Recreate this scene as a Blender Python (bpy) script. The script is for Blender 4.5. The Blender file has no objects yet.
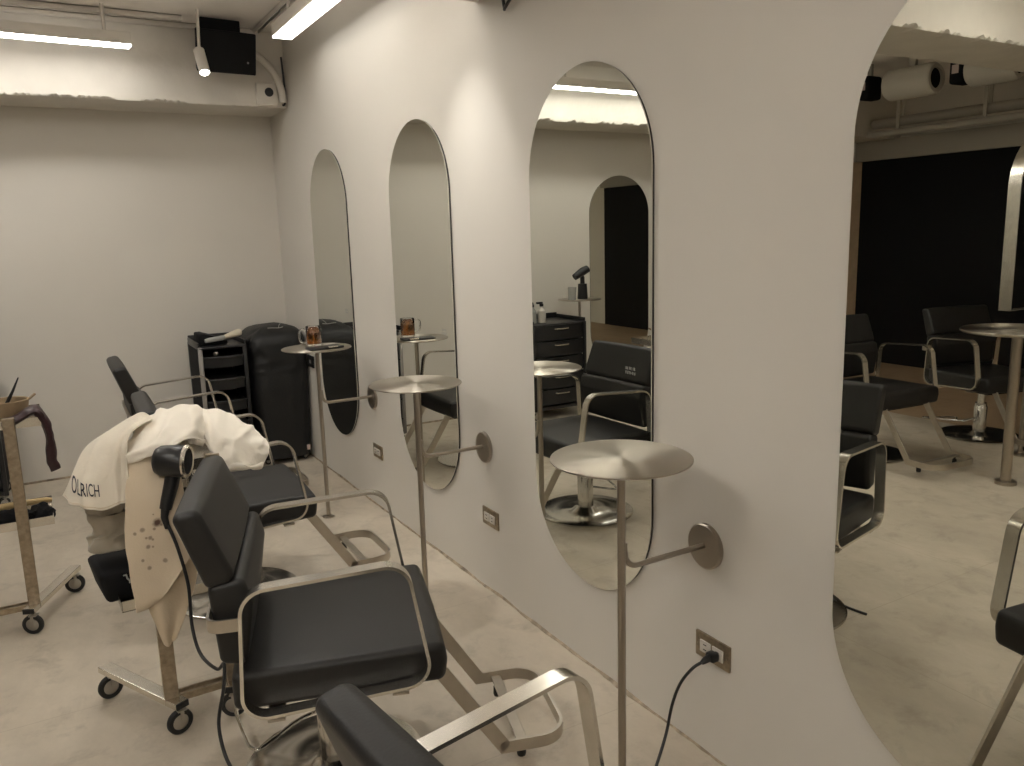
import bpy, bmesh, math, random
from mathutils import Vector, Matrix, noise
from mathutils.bvhtree import BVHTree

PI = math.pi
scn = bpy.context.scene
COL = scn.collection

# ------------------------------------------------------------------ camera
cam_data = bpy.data.cameras.new('camera')
cam = bpy.data.objects.new('camera', cam_data)
COL.objects.link(cam)
cam_data.sensor_width = 36.0
cam_data.lens = 811.57 * 36.0 / 1024.0
cam_data.clip_start = 0.02
YAW, PITCH, ROLL = 0.5210300, 0.1841281, -0.0289335
_f = Vector((math.sin(YAW) * math.cos(PITCH), math.cos(YAW) * math.cos(PITCH), -math.sin(PITCH)))
_r = Vector((math.cos(YAW), -math.sin(YAW), 0))
_u = _r.cross(_f)
_r2 = math.cos(ROLL) * _r + math.sin(ROLL) * _u
_u2 = -math.sin(ROLL) * _r + math.cos(ROLL) * _u
cam.matrix_world = Matrix(((_r2.x, _u2.x, -_f.x, -1.45), (_r2.y, _u2.y, -_f.y, 0.0), (_r2.z, _u2.z, -_f.z, 1.4352), (0, 0, 0, 1)))
scn.camera = cam

# ------------------------------------------------------------------ light and exposure
world = bpy.data.worlds.new('world')
scn.world = world
world.use_nodes = True
world.node_tree.nodes['Background'].inputs[0].default_value = (1.0, 0.94, 0.86, 1)
world.node_tree.nodes['Background'].inputs[1].default_value = 0.02
STRIP_GLOWS = [2.7, 10.0, 9.5, 2.2, 22.5, 16.0, 8.0, 11.5]   # glow of each lamp in LAMPS order: seen strips, then added unseen fill
SPOT_GLOW = 30.0
SPOT_WATTS = [8.0, 15.5]
LAMP_COLOUR = (1.0, 0.972, 0.915)
scn.view_settings.view_transform = 'Standard'
scn.view_settings.look = 'None'
scn.view_settings.gamma = 1.0
scn.view_settings.use_curve_mapping = False
scn.view_settings.exposure = 1.0
scn.cycles.max_bounces = 10
scn.cycles.diffuse_bounces = 5
scn.cycles.glossy_bounces = 6
scn.cycles.transmission_bounces = 8
scn.cycles.use_denoising = True
scn.cycles.sample_clamp_indirect = 6.0

# ------------------------------------------------------------------ materials
MATS = {}


def nt(name):
    m = bpy.data.materials.new(name)
    m.use_nodes = True
    MATS[name] = m
    return m, m.node_tree.nodes, m.node_tree.links, m.node_tree.nodes['Principled BSDF']


def simple(name, col, rough=0.5, metal=0.0, spec=0.5, bump=0.0, bscale=60.0, var=0.0, vscale=4.0, **kw):
    m, N, Lk, b = nt(name)
    b.inputs['Base Color'].default_value = (*col, 1)
    b.inputs['Roughness'].default_value = rough
    b.inputs['Metallic'].default_value = metal
    b.inputs['Specular IOR Level'].default_value = spec
    for k, v in kw.items():
        b.inputs[k.replace('_', ' ')].default_value = v
    tc = N.new('ShaderNodeTexCoord')
    if var > 0:
        nz = N.new('ShaderNodeTexNoise')
        nz.inputs['Scale'].default_value = vscale
        nz.inputs['Detail'].default_value = 6
        rp = N.new('ShaderNodeValToRGB')
        rp.color_ramp.elements[0].position = 0.3
        rp.color_ramp.elements[1].position = 0.7
        rp.color_ramp.elements[0].color = (*[c * (1 - var) for c in col], 1)
        rp.color_ramp.elements[1].color = (*[min(1, c * (1 + var)) for c in col], 1)
        Lk.new(tc.outputs['Object'], nz.inputs['Vector'])
        Lk.new(nz.outputs['Fac'], rp.inputs['Fac'])
        Lk.new(rp.outputs['Color'], b.inputs['Base Color'])
    if bump > 0:
        nz = N.new('ShaderNodeTexNoise')
        nz.inputs['Scale'].default_value = bscale
        nz.inputs['Detail'].default_value = 4
        bp = N.new('ShaderNodeBump')
        bp.inputs['Strength'].default_value = bump
        bp.inputs['Distance'].default_value = 0.01
        Lk.new(tc.outputs['Object'], nz.inputs['Vector'])
        Lk.new(nz.outputs['Fac'], bp.inputs['Height'])
        Lk.new(bp.outputs['Normal'], b.inputs['Normal'])
    return m


def glow(name, col, strength):
    m, N, Lk, b = nt(name)
    b.inputs['Base Color'].default_value = (*col, 1)
    b.inputs['Emission Color'].default_value = (*col, 1)
    b.inputs['Emission Strength'].default_value = strength
    return m


wall_paint = simple('wall_paint', (0.67, 0.635, 0.575), 0.75, var=0.025, vscale=1.6, bump=0.06, bscale=14)
beam_paint = simple('beam_paint', (0.66, 0.62, 0.555), 0.8, var=0.05, vscale=5, bump=0.25, bscale=18)
ceil_paint = simple('ceiling_paint', (0.84, 0.79, 0.73), 0.8, var=0.04, vscale=2)
black_panel = simple('black_wall_panel', (0.006, 0.006, 0.0065), 0.7, spec=0.2)
wood_panel = simple('light_wood', (0.70, 0.53, 0.36), 0.5, var=0.12, vscale=9)
leather = simple('black_leather', (0.0135, 0.0126, 0.0120), 0.46, spec=0.42, bump=0.06, bscale=220)
dark_vinyl = simple('black_vinyl', (0.010, 0.010, 0.0105), 0.5, spec=0.45, bump=0.15, bscale=160)
plastic = simple('black_plastic', (0.012, 0.012, 0.013), 0.38, spec=0.5)
matt_black = simple('matt_black', (0.008, 0.008, 0.009), 0.8, spec=0.2)
rubber = simple('black_rubber', (0.012, 0.012, 0.012), 0.6)
steel = simple('satin_steel', (0.72, 0.685, 0.62), 0.24, 1.0, var=0.05, vscale=30)
bar_steel = simple('bronze_steel', (0.52, 0.475, 0.41), 0.36, 1.0, var=0.06, vscale=24)
pole_steel = simple('nickel_steel', (0.42, 0.375, 0.32), 0.32, 1.0)
chrome = simple('chrome', (0.72, 0.72, 0.70), 0.12, 1.0)
chrome_base = simple('chrome_base', (0.70, 0.68, 0.64), 0.18, 1.0)
hub_metal = simple('zinc_hub', (0.46, 0.44, 0.41), 0.32, 1.0)
worn_steel = simple('worn_steel', (0.36, 0.30, 0.225), 0.42, 1.0, var=0.22, vscale=60)
mirror_m = simple('mirror_silver', (0.80, 0.81, 0.755), 0.004, 1.0)
mirror_back = simple('mirror_backing', (0.030, 0.024, 0.022), 0.6)
white_plastic = simple('white_plastic', (0.62, 0.58, 0.52), 0.45)
grey_plastic = simple('grey_plastic', (0.30, 0.28, 0.26), 0.5)
cream = simple('cream_plastic', (0.62, 0.55, 0.43), 0.45)
kraft = simple('tan_bowl', (0.26, 0.185, 0.105), 0.6, var=0.1, vscale=30)
yellow_wood = simple('yellow_wood', (0.58, 0.42, 0.20), 0.5)
wine_glove = simple('wine_black_rubber', (0.035, 0.014, 0.017), 0.4, var=0.3, vscale=30)
ink = simple('dark_ink', (0.02, 0.018, 0.03), 0.7)
white_ink = simple('white_ink', (0.42, 0.42, 0.40), 0.6)
duct_white = simple('duct_white', (0.52, 0.49, 0.43), 0.6)
pipe_grey = simple('pipe_grey', (0.40, 0.37, 0.32), 0.6)
label_pink = simple('label_pink', (0.5, 0.40, 0.37), 0.6)
brown_gap = simple('wall_foot_filler', (0.36, 0.295, 0.22), 0.9, var=0.45, vscale=26)
tea = simple('tea', (0.55, 0.20, 0.03), 0.05, Transmission_Weight=0.85, IOR=1.33)
glass = simple('clear_glass', (1, 1, 1), 0.02, Transmission_Weight=1.0, IOR=1.45)
brush_clear = simple('frosted_clear', (0.55, 0.55, 0.52), 0.2, Transmission_Weight=0.4, IOR=1.4)
spot_glow = glow('spot_lamp_glow', LAMP_COLOUR, SPOT_GLOW)


def cloth_mat(name, col, weave=260.0):
    m, N, Lk, b = nt(name)
    b.inputs['Base Color'].default_value = (*col, 1)
    b.inputs['Roughness'].default_value = 0.9
    b.inputs['Specular IOR Level'].default_value = 0.15
    b.inputs['Sheen Weight'].default_value = 0.15
    tc = N.new('ShaderNodeTexCoord')
    nz = N.new('ShaderNodeTexNoise'); nz.inputs['Scale'].default_value = weave; nz.inputs['Detail'].default_value = 2
    n2 = N.new('ShaderNodeTexNoise'); n2.inputs['Scale'].default_value = 22.0; n2.inputs['Detail'].default_value = 4
    ad = N.new('ShaderNodeMath'); ad.operation = 'MULTIPLY_ADD'; ad.inputs[1].default_value = 0.15
    bp = N.new('ShaderNodeBump'); bp.inputs['Strength'].default_value = 0.35; bp.inputs['Distance'].default_value = 0.012
    Lk.new(tc.outputs['Object'], nz.inputs['Vector']); Lk.new(tc.outputs['Object'], n2.inputs['Vector'])
    Lk.new(nz.outputs['Fac'], ad.inputs[0]); Lk.new(n2.outputs['Fac'], ad.inputs[2])
    Lk.new(ad.outputs[0], bp.inputs['Height']); Lk.new(bp.outputs['Normal'], b.inputs['Normal'])
    return m


cape_cloth = cloth_mat('cream_cape_cloth', (0.76, 0.69, 0.575))
bundle_cloth = cloth_mat('white_cape_cloth', (0.88, 0.82, 0.72))
tan_cloth = cloth_mat('beige_towel_cloth', (0.64, 0.53, 0.385))
grey_cloth = cloth_mat('grey_towel_cloth', (0.40, 0.36, 0.29))


def floor_mat(name, c1, c2, grout, tile=0.62):
    m, N, Lk, b = nt(name)
    tc = N.new('ShaderNodeTexCoord')
    n1 = N.new('ShaderNodeTexNoise'); n1.inputs['Scale'].default_value = 2.2; n1.inputs['Detail'].default_value = 12; n1.inputs['Roughness'].default_value = 0.70
    mp = N.new('ShaderNodeMapping'); mp.inputs['Scale'].default_value = (1.0, 0.55, 1.0); mp.inputs['Rotation'].default_value = (0, 0, 0.5)
    Lk.new(tc.outputs['Object'], mp.inputs['Vector']); Lk.new(mp.outputs['Vector'], n1.inputs['Vector'])
    r1 = N.new('ShaderNodeValToRGB')
    r1.color_ramp.elements[0].position = 0.32; r1.color_ramp.elements[0].color = (*c2, 1)
    r1.color_ramp.elements[1].position = 0.66; r1.color_ramp.elements[1].color = (*c1, 1)
    Lk.new(n1.outputs['Fac'], r1.inputs['Fac'])
    # worn dark scuffs
    n2 = N.new('ShaderNodeTexNoise'); n2.inputs['Scale'].default_value = 6.5; n2.inputs['Detail'].default_value = 12; n2.inputs['Roughness'].default_value = 0.68; n2.inputs['Distortion'].default_value = 0.35
    Lk.new(tc.outputs['Object'], n2.inputs['Vector'])
    r2 = N.new('ShaderNodeValToRGB')
    r2.color_ramp.elements[0].position = 0.52; r2.color_ramp.elements[0].color = (0, 0, 0, 1)
    r2.color_ramp.elements[1].position = 0.76; r2.color_ramp.elements[1].color = (0.62, 0.62, 0.62, 1)
    Lk.new(n2.outputs['Fac'], r2.inputs['Fac'])
    mx = N.new('ShaderNodeMix'); mx.data_type = 'RGBA'
    Lk.new(r2.outputs['Color'], mx.inputs['Factor']); Lk.new(r1.outputs['Color'], mx.inputs[6])
    mx.inputs[7].default_value = (*[c * 0.62 for c in c2], 1)
    br = N.new('ShaderNodeTexBrick')
    br.offset = 0.0
    br.inputs['Scale'].default_value = 1.0
    br.inputs['Brick Width'].default_value = tile; br.inputs['Row Height'].default_value = tile
    br.inputs['Mortar Size'].default_value = 0.0022; br.inputs['Mortar Smooth'].default_value = 0.4
    br.inputs['Color1'].default_value = (0, 0, 0, 1); br.inputs['Color2'].default_value = (0, 0, 0, 1); br.inputs['Mortar'].default_value = (0.42, 0.42, 0.42, 1)
    Lk.new(tc.outputs['Object'], br.inputs['Vector'])
    m2 = N.new('ShaderNodeMix'); m2.data_type = 'RGBA'
    Lk.new(br.outputs['Color'], m2.inputs['Factor']); Lk.new(mx.outputs[2], m2.inputs[6])
    m2.inputs[7].default_value = (*grout, 1)
    Lk.new(m2.outputs[2], b.inputs['Base Color'])
    b.inputs['Roughness'].default_value = 0.55
    b.inputs['Specular IOR Level'].default_value = 0.35
    bp = N.new('ShaderNodeBump'); bp.inputs['Strength'].default_value = 0.08; bp.inputs['Distance'].default_value = 0.01
    Lk.new(n2.outputs['Fac'], bp.inputs['Height']); Lk.new(bp.outputs['Normal'], b.inputs['Normal'])
    return m


floor_m = floor_mat('worn_concrete_tile', (0.60, 0.53, 0.43), (0.43, 0.375, 0.30), (0.36, 0.31, 0.24), 0.9)
tan_floor_m = floor_mat('tan_floor', (0.42, 0.30, 0.19), (0.36, 0.25, 0.155), (0.25, 0.18, 0.12), 1.2)


def brushed_disc():
    m, N, Lk, b = nt('radial_brushed_steel')
    b.inputs['Base Color'].default_value = (0.43, 0.39, 0.33, 1)
    b.inputs['Metallic'].default_value = 1.0
    b.inputs['Roughness'].default_value = 0.32
    b.inputs['Anisotropic'].default_value = 0.92
    t = N.new('ShaderNodeTangent'); t.direction_type = 'RADIAL'; t.axis = 'Z'
    b.inputs['Anisotropic Rotation'].default_value = 0.25
    Lk.new(t.outputs['Tangent'], b.inputs['Tangent'])
    return m


disc_steel = brushed_disc()

# ------------------------------------------------------------------ mesh helpers


def obj(name, bm, mat, parent=None, smooth=True, angle=35):
    me = bpy.data.meshes.new(name)
    bmesh.ops.recalc_face_normals(bm, faces=bm.faces[:])
    bm.to_mesh(me)
    bm.free()
    if smooth:
        for p in me.polygons:
            p.use_smooth = True
        me.set_sharp_from_angle(angle=math.radians(angle))
    me.materials.append(mat)
    o = bpy.data.objects.new(name, me)
    COL.objects.link(o)
    if parent is not None:
        o.parent = parent
    return o


def tag(o, label=None, cat=None, group=None, kind=None):
    if label:
        o['label'] = label
    if cat:
        o['category'] = cat
    if group:
        o['group'] = group
    if kind:
        o['kind'] = kind
    return o


def thing(name, label, cat, loc=(0, 0, 0), rz=0.0, group=None):
    o = bpy.data.objects.new(name, None)
    o.empty_display_size = 0.1
    COL.objects.link(o)
    o.location = loc
    o.rotation_euler = (0, 0, rz)
    return tag(o, label, cat, group)


def children(o):
    return [c for c in COL.objects if c.parent == o]


def copy_tree(o, parent=None):
    kids = children(o)
    c = o.copy()
    COL.objects.link(c)
    if parent is not None:
        c.parent = parent
    for k in kids:
        copy_tree(k, c)
    return c


def dup(src, loc, rz, label, group=None):
    c = copy_tree(src)
    c.location = loc
    c.rotation_euler = (0, 0, rz)
    c['label'] = label
    if group:
        c['group'] = group
    return c


def xf(bm, vs, M):
    bmesh.ops.transform(bm, matrix=M, verts=vs)


def box(bm, c, s, bevel=0.0, seg=2, M=None):
    r = bmesh.ops.create_cube(bm, size=1.0)
    vs = r['verts']
    for v in vs:
        v.co = Vector((v.co.x * s[0], v.co.y * s[1], v.co.z * s[2]))
    if bevel > 0:
        es = list({e for v in vs for e in v.link_edges})
        rb = bmesh.ops.bevel(bm, geom=es, offset=bevel, segments=seg, profile=0.5, affect='EDGES')
        vs = list({v for f in rb['faces'] for v in f.verts} | {v for v in vs if v.is_valid})
    T = Matrix.Translation(c)
    if M is not None:
        T = T @ M
    xf(bm, vs, T)
    return vs


def frame_of(d):
    d = d.normalized()
    a = Vector((0, 0, 1)) if abs(d.z) < 0.9 else Vector((1, 0, 0))
    u = d.cross(a).normalized()
    return u, d.cross(u).normalized()


def tube(bm, pts, r, n=12, cap=True, closed=False):
    pts = [Vector(p) for p in pts]
    m = len(pts)
    rs = r if isinstance(r, (list, tuple)) else [r] * m
    rings = []
    u = None
    for i, p in enumerate(pts):
        if closed:
            d = (pts[(i + 1) % m] - pts[i - 1])
        else:
            d = pts[min(i + 1, m - 1)] - pts[max(i - 1, 0)]
        d.normalize()
        if u is None:
            u, _ = frame_of(d)
        else:
            u = (u - d * u.dot(d)).normalized()
        w = d.cross(u)
        rings.append([bm.verts.new(p + rs[i] * (math.cos(2 * PI * k / n) * u + math.sin(2 * PI * k / n) * w)) for k in range(n)])
    for i in range(m if closed else m - 1):
        a, b = rings[i], rings[(i + 1) % m]
        for k in range(n):
            bm.faces.new((a[k], a[(k + 1) % n], b[(k + 1) % n], b[k]))
    if cap and not closed:
        bm.faces.new(list(reversed(rings[0])))
        bm.faces.new(rings[-1])


def lathe(bm, prof, n=48, c=(0, 0, 0), M=None):
    """prof: list of (r, z); closed at the axis where r == 0."""
    rings = []
    new = []
    for r, z in prof:
        if r < 1e-6:
            v = bm.verts.new((0, 0, z)); rings.append([v]); new.append(v)
        else:
            ring = [bm.verts.new((r * math.cos(2 * PI * k / n), r * math.sin(2 * PI * k / n), z)) for k in range(n)]
            rings.append(ring); new += ring
    for a, b in zip(rings[:-1], rings[1:]):
        if len(a) == 1 and len(b) == 1:
            continue
        for k in range(n):
            k2 = (k + 1) % n
            if len(a) == 1:
                bm.faces.new((a[0], b[k2], b[k]))
            elif len(b) == 1:
                bm.faces.new((a[k], a[k2], b[0]))
            else:
                bm.faces.new((a[k], a[k2], b[k2], b[k]))
    T = Matrix.Translation(c)
    if M is not None:
        T = T @ M
    xf(bm, new, T)


def fillet(poly, rad, closed=True, n=7):
    """round the corners of a 2-D polyline; rad may be a list."""
    m = len(poly)
    out = []
    for i in range(m):
        p = Vector(poly[i])
        rd = rad[i] if isinstance(rad, (list, tuple)) else rad
        if (not closed and i in (0, m - 1)) or rd <= 0:
            out.append(p)
            continue
        a = Vector(poly[i - 1]); b = Vector(poly[(i + 1) % m])
        da = (a - p).normalized(); db = (b - p).normalized()
        ang = da.angle(db)
        t = rd / math.tan(ang / 2)
        c = p + (da + db).normalized() * (rd / math.sin(ang / 2))
        s = p + da * t; e = p + db * t
        a0 = math.atan2(s.y - c.y, s.x - c.x); a1 = math.atan2(e.y - c.y, e.x - c.x)
        dlt = (a1 - a0 + PI) % (2 * PI) - PI
        for k in range(n + 1):
            q = a0 + dlt * k / n
            out.append(Vector((c.x + rd * math.cos(q), c.y + rd * math.sin(q))))
    return out


def flat_bar(bm, path, th, w, to3, closed=True):
    """sweep a flat bar along a 2-D path; thickness th in the path's plane, width w across it; to3(a, b, c) -> 3-D."""
    m = len(path)
    rows = []
    for i in range(m):
        if closed:
            d = path[(i + 1) % m] - path[i - 1]
        else:
            d = path[min(i + 1, m - 1)] - path[max(i - 1, 0)]
        d = d.normalized()
        nrm = Vector((-d.y, d.x))
        row = []
        for (s, t) in ((-1, -1), (1, -1), (1, 1), (-1, 1)):
            q = path[i] + nrm * (s * th / 2)
            row.append(bm.verts.new(to3(q.x, q.y, t * w / 2)))
        rows.append(row)
    for i in range(m if closed else m - 1):
        a, b = rows[i], rows[(i + 1) % m]
        for k in range(4):
            bm.faces.new((a[k], a[(k + 1) % 4], b[(k + 1) % 4], b[k]))
    if not closed:
        bm.faces.new(list(reversed(rows[0])))
        bm.faces.new(rows[-1])


def prism(bm, poly, h0, h1, to3, bevel=0.0, seg=3):
    a = [bm.verts.new(to3(p[0], p[1], h0)) for p in poly]
    b = [bm.verts.new(to3(p[0], p[1], h1)) for p in poly]
    n = len(poly)
    fs = [bm.faces.new(list(reversed(a))), bm.faces.new(b)]
    for k in range(n):
        fs.append(bm.faces.new((a[k], a[(k + 1) % n], b[(k + 1) % n], b[k])))
    if bevel > 0:
        es = list({e for f in fs for e in f.edges})
        bmesh.ops.bevel(bm, geom=es, offset=bevel, segments=seg, profile=0.5, affect='EDGES')


def cushion(bm, poly, hw, r, to3, puff=0.0, n=5):
    """a padded slab: the 2-D profile swept over +-hw with rolled edges of radius r and a little puff in the middle."""
    m = len(poly)
    area = sum(poly[i].x * poly[(i + 1) % m].y - poly[(i + 1) % m].x * poly[i].y for i in range(m))
    sg = 1 if area > 0 else -1
    nr = []
    for i in range(m):
        d = (poly[(i + 1) % m] - poly[i - 1]).normalized()
        nr.append(Vector((d.y, -d.x)) * sg)
    st = []
    for k in range(n + 1):
        a = (PI / 2) * k / n
        st.append((-hw + r - r * math.cos(a), r - r * math.sin(a)))
    for k in range(1, 8):
        f = k / 8
        st.append((-hw + r + (2 * hw - 2 * r) * f, -puff * math.sin(PI * f)))
    for k in range(n + 1):
        a = (PI / 2) * (1 - k / n)
        st.append((hw - r + r * math.cos(a), r - r * math.sin(a)))
    rows = [[bm.verts.new(to3(poly[i].x - nr[i].x * ins, poly[i].y - nr[i].y * ins, h)) for i in range(m)] for h, ins in st]
    for a, b in zip(rows[:-1], rows[1:]):
        for i in range(m):
            bm.faces.new((a[i], a[(i + 1) % m], b[(i + 1) % m], b[i]))
    bm.faces.new(list(reversed(rows[0])))
    bm.faces.new(rows[-1])


def grid(bm, fn, nu, nv, closed_u=False):
    V = [[bm.verts.new(fn(i / (nu if closed_u else nu - 1), j / (nv - 1))) for i in range(nu)] for j in range(nv)]
    for j in range(nv - 1):
        for i in range(nu if closed_u else nu - 1):
            bm.faces.new((V[j][i], V[j][(i + 1) % nu], V[j + 1][(i + 1) % nu], V[j + 1][i]))
    return V


def solidify(o, th):
    m = o.modifiers.new('thickness', 'SOLIDIFY')
    m.thickness = th
    m.offset = 0
    return o


def subsurf(o, lv=1):
    m = o.modifiers.new('smooth', 'SUBSURF')
    m.levels = lv
    m.render_levels = lv
    return o


def bez(P, t):
    P = [Vector(p) for p in P]
    while len(P) > 1:
        P = [a.lerp(b, t) for a, b in zip(P[:-1], P[1:])]
    return P[0]


def catmull(P, n=8, closed=False):
    P = [Vector(p) for p in P]
    m = len(P)
    out = []
    rng = range(m if closed else m - 1)
    for i in rng:
        p0 = P[i - 1] if (closed or i > 0) else P[0]
        p1, p2 = P[i], P[(i + 1) % m]
        p3 = P[(i + 2) % m] if (closed or i + 2 < m) else P[-1]
        for k in range(n):
            t = k / n
            out.append(0.5 * ((2 * p1) + (p2 - p0) * t + (2 * p0 - 5 * p1 + 4 * p2 - p3) * t * t + (3 * p1 - p0 - 3 * p2 + p3) * t ** 3))
    if not closed:
        out.append(P[-1])
    return out


def text_mesh(name, body, mat, parent, size):
    cu = bpy.data.curves.new(name, 'FONT')
    cu.body = body
    cu.size = size
    cu.extrude = 0.0004
    cu.align_x = 'CENTER'
    tmp = bpy.data.objects.new(name, cu)
    COL.objects.link(tmp)
    dg = bpy.context.evaluated_depsgraph_get()
    me = bpy.data.meshes.new_from_object(tmp.evaluated_get(dg))
    bpy.data.objects.remove(tmp)
    bpy.data.curves.remove(cu)
    me.materials.clear()
    me.materials.append(mat)
    o = bpy.data.objects.new(name, me)
    COL.objects.link(o)
    if parent is not None:
        o.parent = parent
    return o


# ------------------------------------------------------------------ the room
YB = 5.637          # back wall
XL = -6.05          # far side wall
YF = -2.6           # wall behind the camera
ZC = 2.66           # ceiling
SPLIT = -4.1


def slab(name, lo, hi, mat, bevel=0.0):
    bm = bmesh.new()
    c = [(a + b) / 2 for a, b in zip(lo, hi)]
    s = [b - a for a, b in zip(lo, hi)]
    box(bm, c, s, bevel)
    o = obj(name, bm, mat, smooth=False)
    o['kind'] = 'structure'
    return o


slab('floor', (SPLIT, YF, -0.1), (0.0, YB, 0.0), floor_m)
slab('floor_far', (XL, YF, -0.1), (SPLIT, YB, 0.0), tan_floor_m)
slab('ceiling', (XL, YF, ZC), (0.0, YB, ZC + 0.1), ceil_paint)
slab('wall_right', (0.0, YF - 0.1, -0.1), (0.12, YB + 0.12, ZC + 0.1), wall_paint)
slab('wall_back', (XL - 0.1, YB, -0.1), (0.0, YB + 0.12, ZC + 0.1), wall_paint)
slab('wall_left', (XL - 0.12, YF - 0.1, -0.1), (XL, YB, ZC + 0.1), wall_paint)
slab('wall_front', (XL, YF - 0.12, -0.1), (0.0, YF, ZC + 0.1), wall_paint)
slab('wall_left_black', (XL, 1.2, 0.0), (XL + 0.03, YB, 2.035), black_panel)
slab('trim_1', (XL + 0.03, YB - 0.03, 0.0), (XL + 0.27, YB, 2.03), wood_panel)


def rough_beam(name, lo, hi, mat, edge_y):
    """a concrete beam along x whose lower edge on the side edge_y is chipped."""
    bm = bmesh.new()
    x0, y0, z0 = lo
    x1, y1, z1 = hi
    n = 900
    prof = []
    rows = []
    for i in range(n + 1):
        x = x0 + (x1 - x0) * i / n
        chip = max(0.0, noise.noise(Vector((x * 5.0, 3.1, 0))) * 0.014 + noise.noise(Vector((x * 21.0, 7.7, 0))) * 0.013 + noise.noise(Vector((x * 61.0, 1.7, 0))) * 0.009 + 0.004)
        if abs(x + 0.2) < 0.35:
            chip *= 0.25
        if edge_y == 'low':
            ring = [(y0, z1), (y0, z0 + 0.035), (y0 + 0.001 - chip * 0.22, z0 + 0.006 + chip * 0.9), (y0 + chip * 0.9 + 0.002, z0 + chip * 0.5), (y0 + 0.07, z0), (y1, z0), (y1, z1)]
        rows.append([bm.verts.new((x, a, b)) for a, b in ring])
    for r0, r1 in zip(rows[:-1], rows[1:]):
        for k in range(len(r0) - 1):
            bm.faces.new((r0[k], r0[k + 1], r1[k + 1], r1[k]))
        bm.faces.new((r0[-1], r0[0], r1[0], r1[-1]))
    bm.faces.new(rows[0]); bm.faces.new(list(reversed(rows[-1])))
    o = obj(name, bm, mat, smooth=False)
    o['kind'] = 'structure'
    return o


rough_beam('beam_back', (XL, 5.22, 2.225), (0.0, YB, ZC), beam_paint, 'low')
rough_beam('beam_cross', (XL, 2.30, 2.235), (0.0, 2.70, ZC), beam_paint, 'low')
slab('trim_2', (XL, 1.2, 2.035), (XL + 0.10, YB, 2.225), pipe_grey)

# brown filler line where the mirror wall meets the floor
bm = bmesh.new()
rows = []
n = 260
for i in range(n + 1):
    y = YF + (YB - YF) * i / n
    w = 0.007 + 0.006 * noise.noise(Vector((y * 6, 0.5, 0))) + 0.004 * noise.noise(Vector((y * 23, 1.5, 0)))
    h = 0.008 + 0.006 * noise.noise(Vector((y * 7, 4.5, 0)))
    rows.append([bm.verts.new(p) for p in ((0, y, 0), (-w, y, 0), (-w * 0.9, y, 0.003), (-0.002, y, max(0.003, h)), (0, y, max(0.003, h)))])
for a, b in zip(rows[:-1], rows[1:]):
    for k in range(4):
        bm.faces.new((a[k], a[k + 1], b[k + 1], b[k]))
o = obj('baseboard_right', bm, brown_gap); o['kind'] = 'structure'
slab('baseboard_back', (XL + 0.3, YB - 0.006, 0.0), (0.0, YB, 0.012), brown_gap)

# ------------------------------------------------------------------ mirrors (built facing -x, back on the plane x = 0)
MW, MH = 0.6231, 1.6132


def stadium(w, h, n=40):
    r = w / 2
    pts = []
    for i in range(n + 1):
        a = PI * i / n
        pts.append((r * math.cos(a), h - r + r * math.sin(a)))
    for i in range(n + 1):
        a = PI + PI * i / n
        pts.append((r * math.cos(a), r + r * math.sin(a)))
    return pts


def make_mirror(label):
    t = thing('wall_mirror', label, 'mirror', group='pill shaped wall mirrors')
    bm = bmesh.new()
    prism(bm, stadium(MW - 0.004, MH - 0.004), 0.0, -0.0080, lambda a, b, c: (c, a, b + 0.002))
    obj('backing_board', bm, mirror_back, t, angle=30)
    bm = bmesh.new()
    prism(bm, stadium(MW, MH), -0.0080, -0.0115, lambda a, b, c: (c, a, b))
    obj('mirror_glass', bm, mirror_m, t, angle=30)
    # small printed white note on the glass: two short lines of lettering
    bm = bmesh.new()
    rnd = random.Random(4)
    for row in range(2):
        y = -0.200
        for k in range(6):
            zc = 0.742 - row * 0.013
            for q in range(3):
                if rnd.random() < 0.75:
                    box(bm, (-0.0118, y, zc + (q - 1) * 0.0034), (0.0004, 0.0050, 0.0009))
            box(bm, (-0.0118, y + (rnd.random() - 0.5) * 0.004, zc), (0.0004, 0.0009, 0.0085))
            y -= 0.0078
    obj('printed_note', bm, white_ink, t, smooth=False)
    return t


MIRROR_Y = [4.5235 - 1.2409 * k for k in range(4)]
MIRROR_Y[3] -= 0.013
mlabels = ['pill shaped wall mirror nearest the back corner, reflecting the covered black machine',
           'pill shaped wall mirror with a tea mug reflected in it',
           'pill shaped wall mirror with a strip lamp reflected along its top',
           'large pill shaped wall mirror cut by the picture edge, reflecting the black wall']
mir0 = make_mirror(mlabels[0])
mir0.location = (0, MIRROR_Y[0], 0.2979)
for k in range(1, 4):
    m_ = dup(mir0, (0, MIRROR_Y[k], 0.2979), 0, mlabels[k])
    if k == 3:
        m_.scale.x = 1.9      # this one stands a little farther off the wall
dup(mir0, (-2.905, YB, 0.262), PI / 2, 'pill shaped mirror on the back wall, seen only inside another mirror')

# ------------------------------------------------------------------ wall side tables (origin at the foot, wall at +x)
TX = -0.283


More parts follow.
